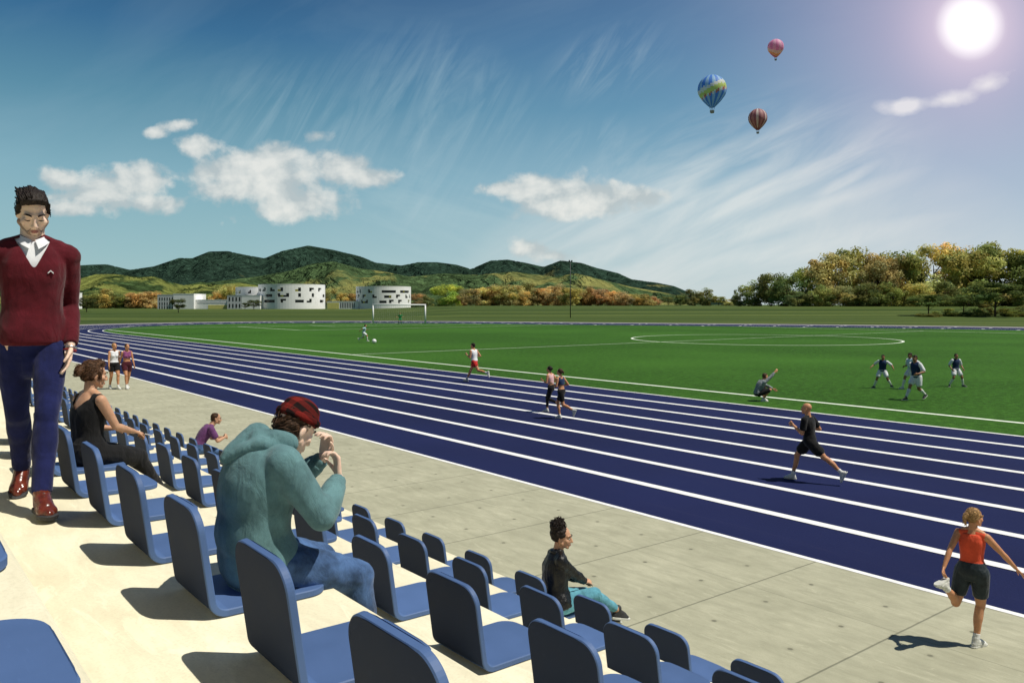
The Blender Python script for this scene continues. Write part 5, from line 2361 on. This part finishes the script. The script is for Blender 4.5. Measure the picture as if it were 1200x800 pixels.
def crown_mesh(seed, shape, n_clump, n_leaf, size, clump_r):
    """unit-height crown (z 0..1, half-width about .5); leaf-sized quads gathered in clumps"""
    rnd = random.Random(seed)
    vs, fs, tint = [], [], []
    clumps = []
    for _ in range(n_clump):
        for _t in range(30):
            x, y, z = rnd.uniform(-1, 1), rnd.uniform(-1, 1), rnd.uniform(0, 1)
            if shape == 'round':
                e = (x * x + y * y) + ((z - .5) * 2) ** 2
                ok = e < 1 and e > .22
            elif shape == 'dome':
                e = (x * x + y * y) + (max(0, z - .25) / .75) ** 2 + (max(0, .25 - z) / .3) ** 2
                ok = e < 1 and e > .25
            elif shape == 'cone':
                ok = math.hypot(x, y) < (1 - z) * .95 + .06
            elif shape == 'flat':
                e = (x * x + y * y) + ((z - .55) / .45) ** 2
                ok = e < 1 and (z > .45 or e > .6)
            else:
                e = (x * x + y * y) * (1 + .5 * math.sin(3 * math.atan2(y, x) + seed)) + ((z - .45) / .55) ** 2
                ok = e < 1 and e > .18
            if ok:
                break
        r = clump_r * rnd.uniform(.6, 1.3)
        clumps.append((V((x * .5, y * .5, z)), r, rnd.uniform(.55, 1.35), rnd.uniform(-.15, .2)))
    per = n_leaf // n_clump
    for c, r, br, hu in clumps:
        for _ in range(per):
            d = V((rnd.gauss(0, 1), rnd.gauss(0, 1), rnd.gauss(0, 1))).normalized()
            p = c + V((d.x, d.y, d.z * .72)) * r * rnd.uniform(.55, 1.05)
            s = size * rnd.uniform(.6, 1.4)
            nn = (d + V((0, 0, .35)) + V((rnd.uniform(-1, 1), rnd.uniform(-1, 1), rnd.uniform(-1, 1))) * .8).normalized()
            u = nn.orthogonal().normalized()
            u = Matrix.Rotation(rnd.uniform(0, 6.28), 3, nn) @ u
            w_ = nn.cross(u)
            i = len(vs)
            vs += [p - u * s * .5, p + w_ * s * .32, p + u * s * .5, p - w_ * s * .32]
            fs.append((i, i + 1, i + 2, i + 3))
            g = br * rnd.uniform(.75, 1.25)
            tint.append((g * (1 + hu), g, g * (1 - hu * .8)))
    me = bpy.data.meshes.new('crown')
    me.from_pydata([tuple(v) for v in vs], [], fs)
    ca = me.color_attributes.new('tint', 'FLOAT_COLOR', 'CORNER')
    arr = np.ones((len(fs) * 4, 4), 'f')
    arr[:, :3] = np.repeat(np.array(tint, 'f'), 4, axis=0)
    ca.data.foreach_set('color', arr.ravel())
    me.materials.append(M_leaf)
    return me, clumps


def trunk_mesh(seed, clumps, h0, rt):
    """trunk of unit tree: crown occupies z h0..1"""
    rnd = random.Random(seed)
    bm = bmesh.new()
    base = [V((0, 0, -.02)), V((rnd.uniform(-.01, .01), rnd.uniform(-.01, .01), h0 * .6)), V((rnd.uniform(-.02, .02), rnd.uniform(-.02, .02), h0 + (1 - h0) * .3)), V((rnd.uniform(-.03, .03), rnd.uniform(-.03, .03), h0 + (1 - h0) * .7))]
    add_tube(bm, base, [rt * 1.25, rt, rt * .7, rt * .25], 8)
    cl = [c for c in clumps]
    rnd.shuffle(cl)
    for c, r, b_, h_ in cl[:14]:
        tgt = V((c.x, c.y, h0 + c.z * (1 - h0)))
        st = base[1].lerp(base[3], rnd.uniform(.05, .8))
        if tgt.z < st.z + .02:
            st = base[1].copy()
        mid = st.lerp(tgt, .5) + V((0, 0, -.02))
        add_tube(bm, [st, mid, tgt], [rt * .45, rt * .28, rt * .10], 6)
    me = bpy.data.meshes.new('trunk')
    bm.to_mesh(me)
    bm.free()
    me.materials.append(M_bark)
    me.polygons.foreach_set('use_smooth', [True] * len(me.polygons))
    return me


KINDS = {}
for key, (shape, nc_, nl, sz, cr, h0, rt, n) in {
    'broad': ('loose', 56, 11000, .042, .17, .0, .022, 4),
    'oval': ('round', 40, 6600, .050, .19, .0, .020, 3),
    'small': ('round', 26, 3400, .060, .20, .30, .026, 2),
    'flat': ('flat', 34, 5200, .050, .17, .42, .026, 2),
    'cone': ('cone', 26, 3000, .060, .15, .06, .022, 2),
    'bush': ('dome', 22, 2400, .075, .22, .02, .012, 3),
}.items():
    L = []
    for s in range(n):
        me, cl = crown_mesh(hash(key) % 97 * 0 + s * 13 + len(key) * 7, shape, nc_, nl, sz, cr)
        L.append((me, trunk_mesh(s + 50, cl, h0, rt), h0))
    KINDS[key] = L


def tree(kind, v, px_, py_base, py_top, wpx, Y, colr, label, group, name='tree', cat='tree', base_z=None):
    me, tm, h0 = KINDS[kind][v % len(KINDS[kind])]
    X = (px_ - 600) / FPX * Y
    z0 = ground_z(X, Y) if base_z is None else base_z
    top = CAMZ - (py_top - HOR) / FPX * Y
    H = top - z0
    Wd = wpx / FPX * Y
    root = empty(name, W(X, Y, z0), random.uniform(0, 6.28))
    tag(root, label, cat, group)
    c = link('crown', me, None, root)
    c.location = (0, 0, H * h0)
    c.scale = (Wd, Wd, H * (1 - h0))
    c.color = (*colr, 1)
    t = link('trunk', tm, None, root)
    t.scale = (H, H, H)
    return root


rt_ = random.Random(21)


def jit(c, a=.18):
    k = rt_.uniform(1 - a, 1 + a)
    return tuple(q * k * rt_.uniform(1 - a * .5, 1 + a * .5) for q in c)


G_dark, G_mid, G_olive, G_gold, G_rust, G_lime = (.19, .24, .085), (.32, .38, .115), (.48, .47, .17), (.70, .60, .24), (.48, .36, .16), (.42, .52, .12)
# --- the tall wood on the right
right = [(868, 358, 343, 15, 330, G_dark), (884, 358, 331, 26, 325, G_mid), (904, 358.5, 319, 30, 320, G_dark), (922, 358.5, 324, 32, 310, G_dark), (948, 358.5, 312, 40, 322, G_mid), (970, 358.5, 301, 46, 312, G_olive),
         (998, 358.5, 294, 52, 318, G_olive), (1028, 358.5, 297, 48, 308, G_olive), (1050, 359, 293, 54, 314, G_mid), (1068, 359, 303, 30, 318, G_dark), (1095, 359, 290, 56, 312, G_gold), (1114, 359, 285, 44, 330, G_gold),
         (1138, 359, 291, 52, 306, G_olive), (1166, 359, 289, 54, 310, G_mid), (1192, 359, 300, 48, 300, G_dark), (1212, 359, 296, 48, 306, G_olive)]
RL = ['tiny rounded tree at the left tip of the right-hand wood', 'low bushy tree, second at the left edge of the right-hand wood', 'dark tree rising above its neighbours at the left of the wood', 'dark tree with a visible pale trunk at the left of the wood', 'mid green tree just right of the dark pair in the wood',
      'olive tree on the left shoulder of the wood', 'broad olive tree in the middle of the wood, left of centre', 'pale olive tree in the middle of the wood', 'tall green tree just left of the dark gap in the wood', 'dark shaded tree filling the gap in the wood',
      'broad golden tree right of the dark gap', 'tallest golden-topped tree of the wood', 'pale olive tree right of the golden trees', 'tall green tree near the right photo edge', 'dark green tree touching the right photo edge', 'olive tree at the very right edge of the photo, behind another']
for i, ((x, yb, yt, wp, Y, c), lb) in enumerate(zip(right, RL)):
    tree('broad' if wp > 36 else 'oval', i, x, yb, yt, wp * 1.22, Y, jit(c), lb, 'tall trees of the right-hand wood')
for i, (x, yt, wp) in enumerate([(935, 341, 22), (960, 336, 24), (985, 334, 26), (1012, 332, 28), (1040, 333, 26), (1075, 331, 26), (1108, 330, 28), (1150, 330, 30), (1186, 332, 28)]):
    tree('oval', i, x, 358.5, yt, wp * 1.3, 296, jit([G_dark, G_mid, G_olive][i % 3], .2), 'understorey tree at the front foot of the right-hand wood, %s from its left end' % ORD[i + 1], 'understorey trees of the right-hand wood')
# --- park trees with flat crowns in front of the wood
for i, (x, yt, wp, Y, lb) in enumerate([(1088, 345.5, 43, 212, 'flat-topped park tree by the path, leftmost of three'), (1129, 346.5, 36, 216, 'flat-topped park tree by the path, middle of three'), (1166, 331, 54, 205, 'larger dark-bellied park tree with a plain trunk, rightmost of three')]):
    tree('flat', i, x, 372, yt, wp * 1.1, Y, jit((.13, .18, .05), .1), lb, 'flat-topped park trees', 'park_tree')
for i, (x, yt, wp, Y) in enumerate([(1079, 366, 15, 206), (1094, 367, 14, 205), (1107, 361, 17, 213), (1120, 364, 18, 208), (1141, 362, 20, 208), (1153, 356, 16, 212), (1176, 358, 20, 214), (1187, 364, 18, 206), (1199, 357, 24, 212), (1204, 366, 18, 205)]):
    tree('bush', i, x, 372, yt, wp * 1.25, Y, jit((.15, .19, .045), .25), 'low green shrub under the flat-topped park trees, %s from the left' % ORD[i + 1], 'shrubs under the park trees', 'shrub', 'shrub')
# --- far small trees in the gap
for i, (x, yt, wp, k, c, lb) in enumerate([(702, 344, 12, 'oval', G_dark, 'dark small tree at the right end of the autumn belt'), (783, 347, 16, 'small', G_dark, 'dark round tree, leftmost of the far group under the hill end'), (797, 345, 12, 'oval', G_dark, 'dark tree, second of the far group under the hill end'), (811, 339, 18, 'oval', G_dark, 'tallest dark tree of the far group under the hill end'),
                                          (828, 339, 18, 'oval', G_mid, 'greener broad tree of the far group under the hill end'), (842, 347, 14, 'small', G_mid, 'small tree at the right end of the far group'), (846, 348.5, 5, 'small', G_dark, 'tiny dark far tree right of the group'), (862, 339, 11, 'cone', G_dark, 'pointed conifer left of the right-hand wood'), (855, 350, 16, 'bush', G_olive, 'low olive bush below the pointed conifer')]):
    tree(k, i, x, 358, yt, wp * 1.2, 480, jit(c), lb, 'far small trees')
# --- autumn belt behind the pitch
ab = [(523, 332, 26, G_lime, 'bright green tree left of the autumn belt'), (541, 344, 14, G_rust, None), (551, 338, 20, G_rust, None), (564, 337, 22, G_gold, None), (577, 336, 22, G_rust, None), (590, 334, 24, G_olive, None), (603, 335, 22, G_gold, None), (616, 331, 24, G_olive, None), (630, 337, 22, G_rust, None), (643, 337, 22, G_gold, None),
      (655, 335, 22, G_rust, None), (668, 336, 20, G_olive, None), (680, 338, 20, G_gold, None), (692, 337, 20, G_rust, None), (704, 338, 20, G_rust, None), (717, 341, 18, G_gold, None), (730, 343, 18, G_rust, None), (742, 344, 18, G_olive, None), (755, 345, 18, G_rust, None), (766, 348, 16, G_rust, None)]
cn_ = {G_rust: 'rust brown', G_gold: 'golden', G_olive: 'olive green', G_lime: 'bright green'}
for i, (x, yt, wp, c, lb) in enumerate(ab):
    o_ = ['', 'first', 'second', 'third', 'fourth', 'fifth', 'sixth', 'seventh', 'eighth', 'ninth', 'tenth', 'eleventh', 'twelfth', 'thirteenth', 'fourteenth', 'fifteenth', 'sixteenth', 'seventeenth', 'eighteenth', 'nineteenth', 'twentieth'][i]
    tree('oval' if i % 3 else 'broad', i, x, 358, yt, wp * 1.35, 470 + rt_.uniform(-14, 14), jit(c, .2), lb or '%s tree in the autumn belt beyond the pitch, %s from its left end' % (cn_[c], o_), 'trees of the autumn belt')
# --- trees round the school
for i, (x, yt, wp, c, lb) in enumerate([(96, 344, 20, G_dark, 'dark tree left of the school, nearest the walking man'), (112, 342, 20, G_mid, 'green tree in the clump left of the school'), (124, 339, 20, G_olive, 'olive tree in the clump left of the school'), (136, 343, 18, G_dark, 'dark tree in the middle of the clump left of the school'),
                                       (150, 346, 18, G_mid, 'low green tree in the clump left of the school'), (163, 342, 24, G_rust, 'rust brown tree in the clump left of the school'), (176, 342, 24, G_gold, 'golden tree next to the grey school end'), (255, 342, 14, G_gold, 'golden tree behind the low school link'), (268, 332, 16, G_olive, 'olive tree top above the school wing'),
                                       (388, 338, 16, G_olive, 'olive tree right of the largest round building'), (402, 344, 14, G_gold, 'small golden tree between the two round buildings'), (412, 343, 14, G_rust, 'rust tree left of the round building by the goal'), (488, 343, 16, G_rust, 'rust brown tree right of the round building by the goal'), (500, 347, 14, G_dark, 'small dark tree right of the goal, behind it')]):
    tree('oval' if i % 2 else 'broad', i, x, 360, yt, wp * 1.35, 400, jit(c, .15), lb, 'trees round the school')
for i, (x, yb, yt, wp, Y, lb) in enumerate([(209, 370.5, 350, 15, 265, 'small round-headed tree standing in front of the white hall'), (101.5, 369, 348, 15, 275, 'round-headed tree beside the walking man'), (287, 364, 354.5, 8, 325, 'smallest round tree before the white annex'), (297.5, 364, 351, 13, 318, 'round tree before the white annex, larger of two')]):
    X_ = (x - 600) / FPX * Y
    tree('small', i, x, yb, yt, wp * 1.15, Y, jit((.085, .11, .035), .1), lb, 'round-headed lawn trees', base_z=None)
